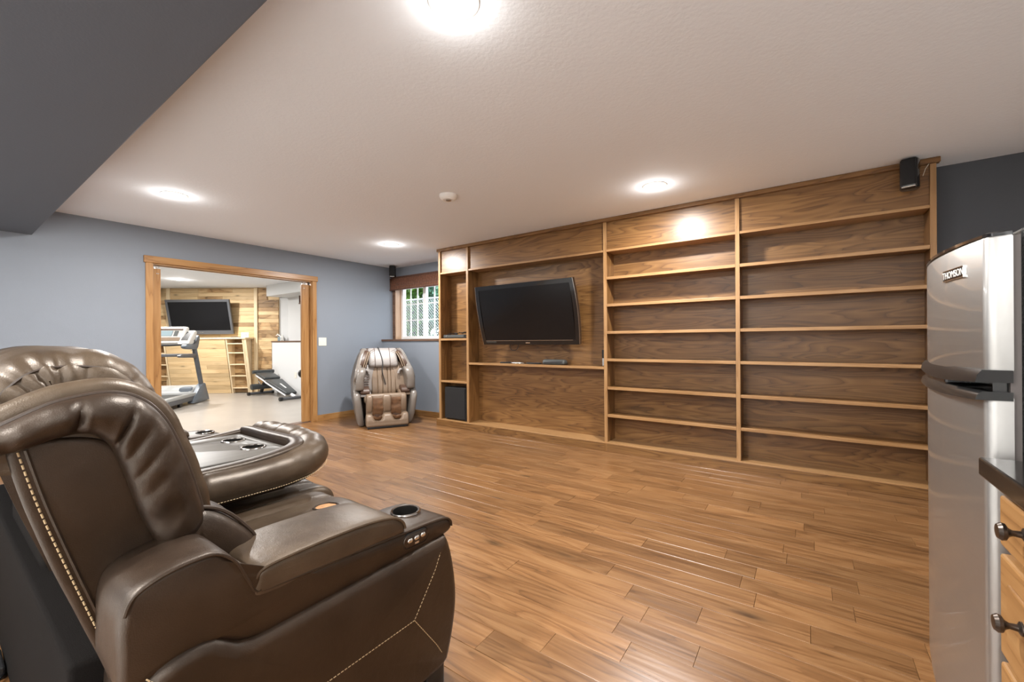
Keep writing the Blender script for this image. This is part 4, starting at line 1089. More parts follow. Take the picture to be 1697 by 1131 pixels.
make_back(-1.180, 'near'); make_back(-2.530, 'far').location.y += 0.10

def make_seat(x0, x1, torn):
    prof = [(0.38, 0.40), (0.38, 0.475), (0.45, 0.492), (0.6, 0.494), (0.8, 0.493), (0.95, 0.490), (1.04, 0.478), (1.085, 0.445), (1.10, 0.40), (1.098, 0.28), (1.09, 0.15), (1.07, 0.12), (1.04, 0.13), (1.035, 0.30), (1.0, 0.38), (0.8, 0.39)]
    def f(co, t):
        if co.z > 0.44 and co.y < 1.05:
            u = (co.x-x0)/(x1-x0)
            g = 0
            for c in (0.20, 0.80): g += 0.016*math.exp(-((u-c)/0.022)**2)
            co.z -= g; co.z += 0.012*sin(pi*min(1, max(0, (u-0.2)/0.6)))
        return co
    bm = B(); loft(bm, prof, rounded(x0, x1, 0.03, 5, 40), n=110, per=7, fn=f); wrinkle(bm, 0.004, (16, 5, 9), 12)
    st = SO('seat_cushion', bm, LE2, smooth=70)
    bm = B()
    for c in (0.20, 0.80):
        xx = x0+(x1-x0)*c; tube(bm, [(xx, y, z) for y, z in ((0.5, 0.481), (0.7, 0.482), (0.9, 0.480), (1.0, 0.474), (1.06, 0.455))], 0.0018, 5)
    SO('seam', bm, M['piping'], st)
    if torn is False: st.location.y += 0.05
    if torn:
        rn = random.Random(2); bm = B(); ring = []; cen = bm.verts.new((-1.565, 0.922, 0.5075))
        for i in range(22):
            t = 2*pi*i/22; r_ = 1+0.22*noise.noise(Vector((cos(t)*1.3, sin(t)*1.3, 4)))
            ring.append(bm.verts.new((-1.565+0.034*r_*cos(t), 0.922+0.040*r_*sin(t), 0.5035)))
        low = [bm.verts.new(v.co-Vector((0, 0, 0.02))) for v in ring]
        for i in range(22):
            bm.faces.new((ring[i], ring[(i+1) % 22], cen)); bm.faces.new((ring[i], low[i], low[(i+1) % 22], ring[(i+1) % 22]))
        bm.faces.new(low)
        p = SO('torn_patch', bm, M['foam'], st, smooth=True); p['label'] = 'tan foam showing through a hole worn in the seat leather'
        rim = [(v[0], v[1], 0.504) for v in [(-1.565+0.037*(1+0.22*noise.noise(Vector((cos(2*pi*i/22)*1.3, sin(2*pi*i/22)*1.3, 4))))*cos(2*pi*i/22), 0.922+0.043*(1+0.22*noise.noise(Vector((cos(2*pi*i/22)*1.3, sin(2*pi*i/22)*1.3, 4))))*sin(2*pi*i/22)) for i in range(22)]]
        SO('torn_edge', tube(B(), rim, 0.004, 6, closed=True), LE, st, smooth=True)
make_seat(-1.24, -1.845, True); make_seat(-1.850, -2.475, False); make_seat(-2.480, -3.09, False)

# folded-down middle seat back with tray
prof = [(0.34, 0.53), (0.34, 0.64), (0.40, 0.668), (0.7, 0.672), (0.95, 0.672), (0.99, 0.65), (1.0, 0.58), (0.96, 0.535), (0.7, 0.525)]
bm = B(); loft(bm, prof, rounded(-1.835, -2.495, 0.02, 4, 8), n=70)
fold = SO('folded_back', bm, LE, smooth=60)
TZ = 0.682
tr = SO('tray', bx(-2.445, -1.895, 0.40, 0.962, 0.660, TZ, bev=0.003), M['tray'], fold)
loc = worldloc(tr)
cuts = []
CUPS = ((-2.275, 0.872), (-2.055, 0.868))
for cx, cy in CUPS: cuts.append(cyl(B(), (cx-loc.x, cy-loc.y, TZ-loc.z), 0.043, 0.20, n=40))
boolcut(tr, cuts)
cuts = [cyl(B(), (cx-loc.x, cy-loc.y, TZ-loc.z), 0.044, 0.12, n=40) for cx, cy in CUPS]
boolcut(fold, cuts)
for p in fold.data.polygons: p.use_smooth = True
fold.data.set_sharp_from_angle(angle=radians(50))
for cx, cy in CUPS:
    bm = B(); lathe(bm, [(0.0425, 0.0), (0.042, -0.050), (0.0, -0.051), (0.0, -0.053), (0.0432, -0.053), (0.0435, 0.0)], (cx, cy, TZ), 36)
    c = SO('cup_holder', bm, M['cup'], fold, smooth=40)
    bm = B(); lathe(bm, [(0.042, 0.0015), (0.0425, 0.0045), (0.047, 0.0055), (0.052, 0.002), (0.052, 0.0), (0.044, 0.0)], (cx, cy, TZ), 40)
    SO('cup_rim', bm, M['chrome'], c, smooth=60)
# flat leather lip round the tray, rising towards the front
def strip(pts, wdt, th, nrm=None):
    bm = B(); rings = []
    P = [Vector(p) for p in pts]
    for i, p in enumerate(P):
        t = (P[min(i+1, len(P)-1)]-P[max(i-1, 0)]).normalized(); side = t.cross(Vector((0, 0, 1))).normalized()
        pr_ = [(-wdt, 0), (-wdt*0.8, th), (0, th*1.25), (wdt*0.8, th), (wdt, 0), (wdt*0.8, -0.042), (-wdt*0.8, -0.042)]
        rings.append([bm.verts.new(p+side*a+Vector((0, 0, b_))) for a, b_ in pr_])
    for a, b_ in zip(rings, rings[1:]):
        for j in range(7): bm.faces.new((a[j], a[(j+1) % 7], b_[(j+1) % 7], b_[j]))
    bm.faces.new(rings[0]); bm.faces.new(rings[-1]); return bm
lipN = catmull([(-1.858, 0.36, 0.668), (-1.858, 0.55, 0.668), (-1.857, 0.75, 0.670), (-1.862, 0.90, 0.684), (-1.885, 0.975, 0.700), (-1.95, 1.000, 0.706)], 8)
SO('tray_lip', strip(lipN, 0.031, 0.010), LE, fold, smooth=60)
lipF = catmull([(-1.93, 1.000, 0.704), (-2.05, 0.992, 0.706), (-2.2, 0.990, 0.704), (-2.35, 0.992, 0.704), (-2.44, 0.995, 0.700)], 8)
SO('tray_lip', strip(lipF, 0.028, 0.011), LE, fold, smooth=60)
lipB = catmull([(-2.452, 0.98, 0.690), (-2.455, 0.8, 0.674), (-2.455, 0.6, 0.668), (-2.455, 0.4, 0.668)], 6)
SO('tray_lip', strip(lipB, 0.022, 0.010), LE, fold, smooth=60)
# padded bolster round the folded back
path = catmull([(-1.842, 0.30, 0.615), (-1.838, 0.42, 0.612), (-1.835, 0.55, 0.608), (-1.832, 0.70, 0.606), (-1.832, 0.85, 0.608), (-1.842, 0.965, 0.622), (-1.89, 1.045, 0.640), (-1.985, 1.078, 0.652), (-2.12, 1.082, 0.660), (-2.26, 1.082, 0.660), (-2.38, 1.078, 0.656), (-2.47, 1.066, 0.650)], 12)
path = resample(path, 150)
bm = B(); rad = []
for i, p in enumerate(path):
    s_ = i/149
    r_ = 0.066 if s_ < 0.35 else 0.066+0.010*min(1, (s_-0.35)/0.25)
    for c, d in ((0.215, 0.006), (0.62, 0.004), (0.66, 0.004), (0.70, 0.005), (0.80, 0.007), (0.86, 0.004), (0.93, 0.006)): r_ -= d*math.exp(-((s_-c)/0.006)**2)
    if s_ > 0.97: r_ *= max(0.35, 1-((s_-0.97)/0.03)**2*0.5)
    if s_ < 0.03: r_ *= max(0.4, 1-((0.03-s_)/0.03)**2*0.5)
    rad.append(r_)
tube(bm, path, 0.066, 22, radii=rad, flat=1.0)
for v in bm.verts:
    if v.co.y > 0.9:
        n_ = noise.noise(Vector((v.co.x*26, v.co.y*26, v.co.z*5)))
        v.co.z += n_*0.005; v.co.y += n_*0.003
wrinkle(bm, 0.004, (7, 7, 7), 21)
bol = SO('bolster', bm, LE2, fold, smooth=80)
bm = B()
P = [(p.x+0.050*1.0, p.y, p.z-0.045) for p in path[8:70]]
def outward(i, q, dz):
    t = (path[min(i+1, 149)]-path[max(i-1, 0)]).normalized(); n_ = t.cross(Vector((0, 0, 1))).normalized(); return path[i]+n_*q+Vector((0, 0, dz))
q1 = [outward(i, rad[i]*0.84, -rad[i]*0.60) for i in range(34, 112)]
q1 = [p+ (p-path[34+k]).normalized()*0.0045 for k, p in enumerate(q1)]
dash(bm, q1)
ring = [path[32]+ (outward(32, cos(a_)*(rad[32]+0.003), sin(a_)*(rad[32]+0.003))-path[32]) for a_ in [(-1.3+2.4*k/12) for k in range(13)]]
dash(bm, ring)
stuff(SO('stitching', bm, M['thread'], bol))
bm = B(); loft(bm, [(0.40, 0.675), (0.405, 0.70), (0.48, 0.712), (0.56, 0.702), (0.585, 0.682)], rounded(-1.87, -2.06, 0.03, 4, 4), n=40)
SO('hinge_flap', bm, LE2, fold, smooth=70)
# far sofa base, rear panels, footrests
SO('base_frame', bx(-3.09, -1.24, 0.30, 1.03, 0.05, 0.385, bev=0.01), M['darkfab'])
SO('rear_skirt', bx(-3.10, -1.225, 0.168, 0.31, 0.012, 0.50, bev=0.012), M['darkfab'])
SO('rear_gusset', bx(-2.515, -1.815, 0.20, 0.37, 0.40, 0.60, bev=0.03), M['darkfab'])
for xx in (-1.5, -2.17, -2.8):
    for yy in (0.34, 0.98): SO('foot', bx(xx-0.03, xx+0.03, yy-0.03, yy+0.03, 0.0, 0.055, bev=0.004), M['black'])
# power brick and cord behind the sofa
t = thing('power_adapter', 'black power adapter with coiled cord on the dark floor behind the sofa', 'adapter', (-2.3, 0.16, 0))
obj('brick', bx(-2.42, -2.27, 0.09, 0.165, 0.0, 0.045, bev=0.006), M['black'], t)
pts = [(-2.27, 0.16, 0.02), (-2.15, 0.12, 0.008), (-2.02, 0.17, 0.008), (-1.93, 0.16, 0.010), (-2.0, 0.11, 0.010), (-2.2, 0.075, 0.014), (-2.4, 0.06, 0.012), (-2.55, 0.12, 0.008), (-2.65, 0.15, 0.006)]
obj('cord', tube(B(), catmull(pts, 8), 0.0042, 6), M['gloss'], t, smooth=True)

# ================================================================== MASSAGE CHAIR (local: x right as seen, y to the back, z up)
mc = thing('massage_chair', 'taupe massage chair with quilted head pillow in the corner beneath the window', 'massage chair', (-4.655, 3.645, 0), radians(59.5))
def MC(name, bm, m, par=None, smooth=60): return obj(name, bm, m, par or mc, smooth=smooth, local=True)
def widen(z):   # half width of the shell by height
    pts = [(0, 0.355), (0.15, 0.388), (0.4, 0.422), (0.62, 0.422), (0.8, 0.385), (0.95, 0.335), (1.06, 0.285)]
    for (a, b_), (c, d) in zip(pts, pts[1:]):
        if z <= c: return b_+(d-b_)*(z-a)/(c-a)
    return pts[-1][1]
for s in (-1, 1):
    prof = [(0.16, 0.015), (0.10, 0.12), (0.07, 0.28), (0.07, 0.40), (0.11, 0.46), (0.20, 0.50), (0.22, 0.60), (0.17, 0.66), (0.19, 0.76), (0.27, 0.82), (0.36, 0.90), (0.44, 1.00), (0.52, 1.055), (0.62, 1.05), (0.70, 0.96), (0.74, 0.75), (0.72, 0.45), (0.62, 0.15), (0.5, 0.02), (0.3, 0.0)]
    def f(co, t):
        return Vector((s*(widen(co.z)-co.x), co.y, co.z))
    bm = B(); loft(bm, prof, [(0.085, 0.03), (0.078, 0.012), (0.06, 0.0), (0.03, -0.004), (0.012, 0.002), (0.003, 0.014), (0.0, 0.035)], n=120, per=8, fn=f)
    MC('side_shell', bm, M['paleshell'])
    # arm block in front of the shell
    prof = [(0.13, 0.50), (0.10, 0.56), (0.10, 0.70), (0.13, 0.765), (0.20, 0.80), (0.34, 0.79), (0.42, 0.70), (0.40, 0.56), (0.30, 0.49)]
    def f2(co, t): return Vector((s*(widen(co.z)-co.x), co.y, co.z))
    bm = B(); loft(bm, prof, [(0.135, 0.03), (0.13, 0.012), (0.115, 0.0), (0.05, 0.0), (0.03, 0.01)], n=70, fn=f2)
    MC('arm_block', bm, M['paleshell'])
    # forearm airbag well
    bm = B(); loft(bm, [(0.15, 0.44), (0.14, 0.49), (0.22, 0.53), (0.40, 0.53), (0.45, 0.46), (0.3, 0.42)], [(0.215, 0.02), (0.205, 0.0), (0.10, 0.0), (0.09, 0.02)], n=50, fn=f2)
    MC('arm_well', bm, M['darkbrown'])
    bm = B(); loft(bm, [(0.17, 0.40), (0.16, 0.44), (0.24, 0.47), (0.42, 0.47), (0.45, 0.40)], [(0.235, 0.02), (0.225, 0.0), (0.09, 0.0), (0.08, 0.02)], n=50, fn=f2)
    MC('arm_cushion', bm, M['palelea'] if s < 0 else M['tanlea'])
    # shoulder wing, dark with bronze strips
    bm = B(); loft(bm, [(0.30, 0.80), (0.31, 0.90), (0.40, 1.0), (0.50, 1.035), (0.60, 1.0), (0.62, 0.85), (0.45, 0.76)], [(0.125, 0.03), (0.115, 0.01), (0.09, 0.0), (0.05, 0.0)], n=60, fn=f2)
    sw = MC('shoulder_wing', bm, M['darkbrown'])
    for q in (0.0, 0.045):
        bm = B(); tube(bm, catmull([(s*(widen(z_)-0.128+q*0.6), y_-0.02-q*0.2, z_) for y_, z_ in ((0.30, 0.80), (0.315, 0.88), (0.365, 0.955), (0.44, 1.01))], 6), 0.009, 8)
        MC('wing_strip', bm, M['tanlea'], sw)
    # seat-side cushion
    bm = B(); loft(bm, [(0.34, 0.44), (0.33, 0.58), (0.37, 0.76), (0.44, 0.86), (0.54, 0.84), (0.52, 0.44)], [(0.115, 0.0), (0.175, 0.0), (0.25, 0.008), (0.275, 0.03)], n=60, fn=f2)
    sc_ = MC('back_side_pad', bm, M['palelea'] if s < 0 else M['tanlea'])
    hl = [(s*0.292, 0.345, 0.735), (s*0.255, 0.335, 0.76), (s*0.215, 0.33, 0.745), (s*0.20, 0.325, 0.70)]
    MC('pad_piece', tube(B(), catmull(hl, 6), 0.02, 8), M['palelea'], sc_)
    if s < 0:
        bm = B()
        for k in range(5): tube(bm, [(-0.27, 0.318, 0.665-k*0.035), (-0.24, 0.312, 0.675-k*0.035), (-0.205, 0.318, 0.665-k*0.035)], 0.005, 6)
        MC('pad_slot', bm, M['darkbrown'], sc_)
# rear body
bm = B(); loft(bm, [(0.46, 0.10), (0.40, 0.42), (0.46, 0.70), (0.56, 1.03), (0.64, 1.04), (0.72, 0.9), (0.74, 0.5), (0.62, 0.08)], rounded(-0.30, 0.30, 0.03, 4, 6), axis=0, n=70)
MC('rear_body', bm, M['darkbrown'])
# back rollers pads in the middle
for x0, x1, mm in ((-0.165, -0.085, 'tanlea'), (-0.085, -0.015, 'tanlea'), (-0.015, 0.055, 'tanlea'), (0.055, 0.10, 'tanlea'), (0.10, 0.165, 'tanlea')):
    bm = B(); loft(bm, [(0.32, 0.42), (0.335, 0.60), (0.40, 0.80), (0.47, 0.90), (0.53, 0.86), (0.46, 0.42)], rounded(x0, x1, 0.014, 4, 3), n=50); wrinkle(bm, 0.006, (14, 8, 8), int(x0*100))
    MC('back_pad', bm, M[mm])
bm = B(); loft(bm, [(0.14, 0.33), (0.13, 0.40), (0.17, 0.425), (0.40, 0.41), (0.42, 0.34), (0.3, 0.30)], rounded(-0.285, 0.285, 0.03, 4, 6), n=60)
MC('seat_cushion', bm, M['tanlea'])
# head pillow
bm = B(); loft(bm, [(0.37, 0.80), (0.355, 0.85), (0.40, 0.95), (0.47, 1.045), (0.55, 1.065), (0.60, 1.03), (0.52, 0.90), (0.45, 0.79)], rounded(-0.205, 0.205, 0.035, 5, 10), n=70)
hp_ = MC('head_pillow', bm, M['palelea'])
bm = B()
for x in (-0.115, 0.09):
    tube(bm, catmull([(x, 0.364, 0.79), (x, 0.349, 0.85), (x, 0.394, 0.952), (x, 0.466, 1.05), (x, 0.55, 1.07)], 6), 0.004, 6)
MC('pillow_seam', bm, M['darkbrown'], hp_)
bm = B()
for k in range(7):
    z0 = 0.84+k*0.028; y0 = 0.352+(z0-0.85)*0.5
    for xa, xb in ((-0.195, -0.125), (0.10, 0.195)):
        tube(bm, [(xa, y0+0.006, z0), (xb, y0+0.02, z0+0.045)], 0.0022, 5)
MC('quilt_stitch', bm, M['tanlea'] , hp_)
bm = B(); tube(bm, catmull([(-0.06, 0.52, 1.075), (-0.055, 0.46, 1.055), (-0.03, 0.40, 0.965), (-0.015, 0.345, 0.86), (-0.025, 0.318, 0.74), (0.0, 0.315, 0.62), (0.02, 0.312, 0.55)], 8), 0.007, 8)
MC('remote_cord', bm, M['black'])
# leg rest
bm = B(); loft(bm, [(0.06, 0.10), (0.045, 0.3), (0.06, 0.42), (0.10, 0.445), (0.15, 0.42), (0.16, 0.2), (0.12, 0.10)], rounded(-0.265, 0.265, 0.02, 4, 6), n=60)
lr = MC('leg_rest', bm, M['tanlea'])
for x0, x1 in ((-0.262, -0.185), (-0.055, 0.055), (0.185, 0.262)):
    bm = B(); loft(bm, [(0.03, 0.225), (0.008, 0.31), (0.015, 0.405), (0.06, 0.432), (0.09, 0.3), (0.07, 0.20)], rounded(x0, x1, 0.022, 4, 4), n=50)
    MC('calf_bolster', bm, M['tanlea'], lr)
for x0, x1 in ((-0.187, -0.053), (0.053, 0.187)):
    bm = B(); loft(bm, [(0.045, 0.17), (0.03, 0.26), (0.035, 0.36), (0.05, 0.40), (0.07, 0.3), (0.07, 0.17)], [(x0, 0.0), (x0+0.04, 0.003), (x1-0.04, 0.003), (x1, 0.0)], n=50)
    wrinkle(bm, 0.022, (9, 9, 11), int(x0*60)); MC('calf_lining', bm, M['brownlea'], lr)
# foot rest with two wells
def ftop(co, t):
    if co.z > 0.10:
        for c in (-0.125, 0.125):
            g = math.exp(-((co.x-c)/0.062)**4)
            if co.y < 0.17: co.z -= 0.075*g*min(1, (co.z-0.10)/0.05)
    co.y -= 0.055
    return co
bm = B(); loft(bm, [(0.0, 0.03), (-0.015, 0.08), (-0.01, 0.13), (0.015, 0.175), (0.06, 0.19), (0.12, 0.185), (0.16, 0.10), (0.14, 0.03)], rounded(-0.275, 0.275, 0.022, 4, 40), n=60, fn=ftop)
ft_ = MC('foot_rest', bm, M['tanlea'])
for c in (-0.125, 0.125):
    bm = B(); lathe(bm, [(0.0, 0.03), (0.045, 0.034), (0.062, 0.05), (0.066, 0.075), (0.06, 0.076), (0.05, 0.055), (0.0, 0.05)], (c, 0.0, 0.080), 24); wrinkle(bm, 0.012, (18, 18, 18), int(c*40))
    for v in bm.verts: v.co.y = (v.co.y)*0.85
    MC('foot_lining', bm, M['brownlea'], ft_)
    MC('foot_divider', bx(c-0.045, c+0.045, 0.045, 0.10, 0.12, 0.20, bev=0.01), M['darkbrown'], ft_)
MC('base_plate', bx(-0.25, 0.25, 0.10, 0.62, 0.0, 0.10, bev=0.01), M['black'])
MC('foot_edge', bx(-0.262, 0.262, -0.048, 0.08, 0.0, 0.034, bev=0.006), M['black'], ft_)

# ================================================================== GYM EQUIPMENT
# treadmill (local: x to the right rail, y towards the user, z up)
tm = thing('treadmill', 'grey treadmill with console standing behind the left door jamb', 'treadmill', (-10.10, 2.86, 0), atan2(0.77, 0.64) )
def TM(name, bm, m, par=None, smooth=45): return obj(name, bm, m, par or tm, smooth=smooth, local=True)
# local axes: x = (.64,.77), y(left of x) = (-.77,.64) -> user is at -y
for s in (-1, 1):
    x = s*0.43
    bm = B(); loft(bm, [(-0.40, 0.02), (-0.36, 0.10), (-0.20, 0.24), (-0.02, 0.34), (0.10, 0.36), (0.16, 0.26), (0.28, 0.03), (0.2, 0.012), (-0.3, 0.012)], [(x-0.05, 0.01), (x-0.045, 0.0), (x+0.045, 0.0), (x+0.05, 0.01)], n=60, per=5)
    TM('foot_shield', bm, M['gymslate'])
    bm = B()
    up = [(0.06, 0.30), (-0.10, 0.72), (-0.24, 1.08), (-0.30, 1.22)]
    tube(bm, [(x, y, z) for y, z in up], 0.048, 12, flat=0.8); TM('upright', bm, M['gymgrey'])
    bm = B(); loft(bm, [(-0.78, 0.90), (-0.78, 0.945), (-0.3, 0.955), (-0.17, 0.95), (-0.15, 0.87), (-0.3, 0.88)], [(x-0.03, 0.008), (x-0.024, 0), (x+0.024, 0), (x+0.03, 0.008)], n=40); TM('handrail', bm, M['gymgrey'])
    bm = B(); loft(bm, [(-0.62, 1.06), (-0.62, 1.13), (-0.3, 1.15), (-0.16, 1.30), (-0.10, 1.28), (-0.16, 1.10), (-0.25, 1.04)], [(x-0.045, 0.012), (x-0.035, 0), (x+0.035, 0), (x+0.045, 0.012)], n=50); TM('console_arm', bm, M['gymslate'])
    bm = B(); box(bm, x-0.06, x+0.035, -2.02, -0.12, 0.15, 0.21, bev=0.012); TM('side_rail', bm, M['railgrey'])
    bm = B(); box(bm, x-0.03, x+0.03, -2.0, -0.2, 0.07, 0.152, bev=0.008); TM('deck_side', bm, M['gymgrey'])
    bm = B(); cyl(bm, (x-0.02*s, -0.75, 0.045), 0.045, 0.04, 'x', 18); TM('wheel', bm, M['black'])
TM('running_deck', bx(-0.40, 0.40, -1.98, -0.05, 0.12, 0.185), M['belt'])
bm = B(); loft(bm, [(-0.32, 0.17), (-0.24, 0.29), (0.0, 0.33), (0.16, 0.30), (0.24, 0.14), (0.1, 0.06), (-0.25, 0.08)], rounded(-0.41, 0.41, 0.05, 4, 6), n=60); h_ = TM('motor_hood', bm, M['railgrey'])
TM('hood_cap', bx(0.18, 0.40, -0.30, 0.22, 0.12, 0.318, bev=0.05), M['gymslate'], h_)
TM('cross_bar', bx(-0.43, 0.43, -0.30, -0.16, 0.90, 0.955, bev=0.012), M['gymgrey'])
bm = B(); loft(bm, [(-0.46, 1.16), (-0.47, 1.19), (-0.28, 1.44), (-0.24, 1.47), (-0.19, 1.45), (-0.20, 1.30), (-0.30, 1.12)], rounded(-0.34, 0.34, 0.04, 4, 6), n=60); cn = TM('console', bm, M['gymsilver'])
def conpt(x, h):  # points on the sloping console face
    return (x, -0.475+0.19*h-0.004, 1.19+0.25*h)
def conpanel(x0, x1, h0, h1, mm, nm):
    a, b_, c, d = conpt(x0, h0), conpt(x1, h0), conpt(x1, h1), conpt(x0, h1)
    n_ = Vector((0, -0.8, 0.6))*0.006
    bm = B(); P = [Vector(q) for q in (a, b_, c, d)]; hexa(bm, [p-n_ for p in P]+[p+n_ for p in P]); return TM(nm, bm, M[mm], cn)
conpanel(-0.13, 0.13, 0.42, 0.80, 'lcd', 'display'); conpanel(-0.28, 0.28, 0.86, 0.95, 'darkbrown', 'fan_grille')
conpanel(0.16, 0.22, 0.42, 0.80, 'greyplastic', 'button_panel'); conpanel(-0.30, 0.28, 0.06, 0.30, 'tanlea', 'key_panel')
bm = B(); loft(bm, [(-0.50, 1.14), (-0.50, 1.18), (-0.30, 1.36), (-0.22, 1.40), (-0.17, 1.36), (-0.25, 1.2), (-0.38, 1.12)], rounded(0.27, 0.46, 0.03, 4, 4), n=50); st_ = TM('console_side', bm, M['gymsilver'])
bm = B(); hexa(bm, [(0.31, -0.47, 1.215), (0.42, -0.47, 1.215), (0.42, -0.29, 1.375), (0.31, -0.29, 1.375), (0.31, -0.465, 1.19), (0.42, -0.465, 1.19), (0.42, -0.28, 1.35), (0.31, -0.28, 1.35)]); TM('cup_tray', bm, M['black'], st_)
bm = B(); loft(bm, [(-0.50, 1.14), (-0.50, 1.18), (-0.30, 1.36), (-0.22, 1.40), (-0.17, 1.36), (-0.25, 1.2), (-0.38, 1.12)], rounded(-0.46, -0.27, 0.03, 4, 4), n=50); TM('console_side', bm, M['gymsilver'])
bm = B(); tube(bm, [(-0.38, -0.56, 1.13), (-0.2, -0.62, 1.12), (0.2, -0.62, 1.12), (0.38, -0.56, 1.13)], 0.018, 10); TM('pulse_bar', bm, M['black'])

# sit-up bench (local x from the tall end to the low end)
bn = thing('weight_bench', 'black padded sit-up bench with white frame in front of the grey half wall', 'bench', (-9.30, 4.40, 0), 0)
def BN(name, bm, m, par=None, smooth=45): return obj(name, bm, m, par or bn, smooth=smooth, local=True)
BN('rear_bar', tube(B(), [(-0.72, -0.25, 0.035), (-0.72, 0.25, 0.035)], 0.032, 12), M['gymgrey'])
bm = B(); cyl(bm, (-0.72, -0.25, 0.035), 0.036, 0.05, 'y', 14); cyl(bm, (-0.72, 0.25, 0.035), 0.036, 0.05, 'y', 14); BN('end_cap', bm, M['black'])
BN('front_bar', tube(B(), [(0.78, -0.29, 0.035), (0.78, 0.29, 0.035)], 0.030, 12), M['gymgrey'])
bm = B(); cyl(bm, (0.78, -0.29, 0.037), 0.037, 0.06, 'y', 14); cyl(bm, (0.78, 0.29, 0.037), 0.037, 0.06, 'y', 14); BN('end_cap', bm, M['black'])
BN('post', hexa(B(), [(-0.745, -0.03, 0.04), (-0.695, -0.03, 0.04), (-0.695, 0.03, 0.04), (-0.745, 0.03, 0.04), (-0.50, -0.03, 0.37), (-0.44, -0.03, 0.37), (-0.44, 0.03, 0.37), (-0.50, 0.03, 0.37)]), M['black'])
BN('main_beam', tube(B(), [(-0.52, 0, 0.35), (0.78, 0, 0.055)], 0.030, 10), M['whitemetal'])
BN('foot_roller', tube(B(), [(-0.62, -0.24, 0.19), (-0.62, 0.24, 0.19)], 0.062, 16), M['pad'])
BN('top_roller', tube(B(), [(-0.60, -0.22, 0.515), (-0.60, 0.22, 0.515)], 0.040, 16), M['pad'])
def padbm(x0, z0, x1, z1, wd0, wd1, th):
    bm = B(); d = Vector((x1-x0, 0, z1-z0)).normalized(); n_ = Vector((-d.z, 0, d.x))
    A = Vector((x0, 0, z0)); C_ = Vector((x1, 0, z1)); P = []
    for off in (0, th):
        P += [A+Vector((0, -wd0, 0))+n_*off, C_+Vector((0, -wd1, 0))+n_*off, C_+Vector((0, wd1, 0))+n_*off, A+Vector((0, wd0, 0))+n_*off]
    hexa(bm, P); bmesh.ops.bevel(bm, geom=bm.edges[:], offset=0.018, segments=3, profile=0.5, affect='EDGES'); return bm
BN('seat_pad', padbm(-0.58, 0.455, -0.19, 0.355, 0.17, 0.17, 0.055), M['pad'])
bp_ = BN('back_pad', padbm(-0.12, 0.32, 0.62, 0.085, 0.17, 0.11, 0.055), M['pad'])
bm = padbm(0.18, 0.284, 0.42, 0.208, 0.014, 0.014, 0.003)
BN('print_strip', hexa(B(), [(0.16, -0.015, 0.289), (0.40, -0.015, 0.213), (0.40, 0.015, 0.213), (0.16, 0.015, 0.289), (0.16, -0.015, 0.291), (0.40, -0.015, 0.215), (0.40, 0.015, 0.215), (0.16, 0.015, 0.291)]), M['white'], bp_); bm.free()
for s in (-1, 1):
    BN('side_frame', tube(B(), [(-0.58, s*0.165, 0.44), (-0.19, s*0.165, 0.335), (-0.12, s*0.165, 0.305), (0.60, s*0.11, 0.075)], 0.014, 8), M['whitemetal'])
BN('lever', tube(B(), [(-0.44, -0.17, 0.33), (-0.34, -0.17, 0.26), (-0.26, -0.17, 0.27)], 0.012, 8), M['steel'])
# dumbbell rack glimpsed by the jamb: a dumbbell stood on end
dbt = thing('dumbbell', 'dark dumbbell on a stand peeking out behind the right door jamb', 'dumbbell', (-8.30, 4.50, 0))
DZ = 0.52
bm = B(); cyl(bm, (-8.30, 4.50, DZ), 0.016, 0.34, 'x', 12); obj('grip', bm, M['steel'], dbt)
for q in (-0.13, 0.13):
    bm = B(); cyl(bm, (-8.30+q, 4.50, DZ), 0.085, 0.055, 'x', 24, bev=0.01); obj('weight_disc', bm, M['black'], dbt, smooth=40)
bm = B(); box(bm, -8.345, -8.255, 4.44, 4.56, 0.0, 0.02, bev=0.004); box(bm, -8.325, -8.275, 4.47, 4.53, 0.02, DZ-0.01); obj('stand', bm, M['gymgrey'], dbt)

# small things in the gym
def wall_plate(label, c, w_, h_, axis):
    t = thing('outlet', label, 'outlet', c, TH if axis == 'p' else 0)
    obj('plate', bx(-w_/2, w_/2, -0.008, 0.0, -h_/2, h_/2, bev=0.003), M['almond'], t, local=True)
    bm = B()
    for z in (-h_*0.2, h_*0.2): box(bm, -w_*0.22, w_*0.22, -0.010, -0.007, z-h_*0.12, z+h_*0.12, bev=0.001)
    obj('socket', bm, M['white'], t, local=True)
pz = gp(gs(336.5), 1.02, 0.275)
wall_plate('cream outlet plate on the pine panel under the gym television', tuple(pz), 0.09, 0.13, 'p')
wall_plate('white outlet plate low on the grey half wall behind the bench', (-9.12, GYL-0.0005, 0.44), 0.08, 0.125, 'y')
# framed card on the ledge
t = thing('photo_frame', 'white framed card with blue dots on the right end of the pine ledge', 'picture frame', tuple(gp(gs(413.5), LZ+0.035, 0.16)), TH)
obj('card', bx(-0.085, 0.085, -0.006, 0.006, 0, 0.115, bev=0.003), M['white'], t, local=True)
bm = B()
for (x, z) in ((0, 0.06), (-0.022, 0.075), (0.022, 0.075), (-0.022, 0.045), (0.022, 0.045), (-0.04, 0.06), (0.04, 0.06)): cyl(bm, (x, -0.007, z), 0.009, 0.003, 'y', 10)
obj('print', bm, M['gymslate'], t, local=True)
obj('stand', bx(-0.01, 0.01, 0.004, 0.07, 0.0, 0.008), M['white'], t, local=True)
t = thing('remote_control', 'dark remote control on the pine ledge below the gym television', 'remote control', tuple(gp(gs(401), LZ+0.035, 0.22)), TH)
obj('body', bx(-0.10, 0.10, -0.022, 0.022, 0, 0.016, bev=0.005), M['greyplastic'], t, local=True)
obj('buttons', bx(-0.08, 0.05, -0.012, 0.012, 0.015, 0.018), M['black'], t, local=True)
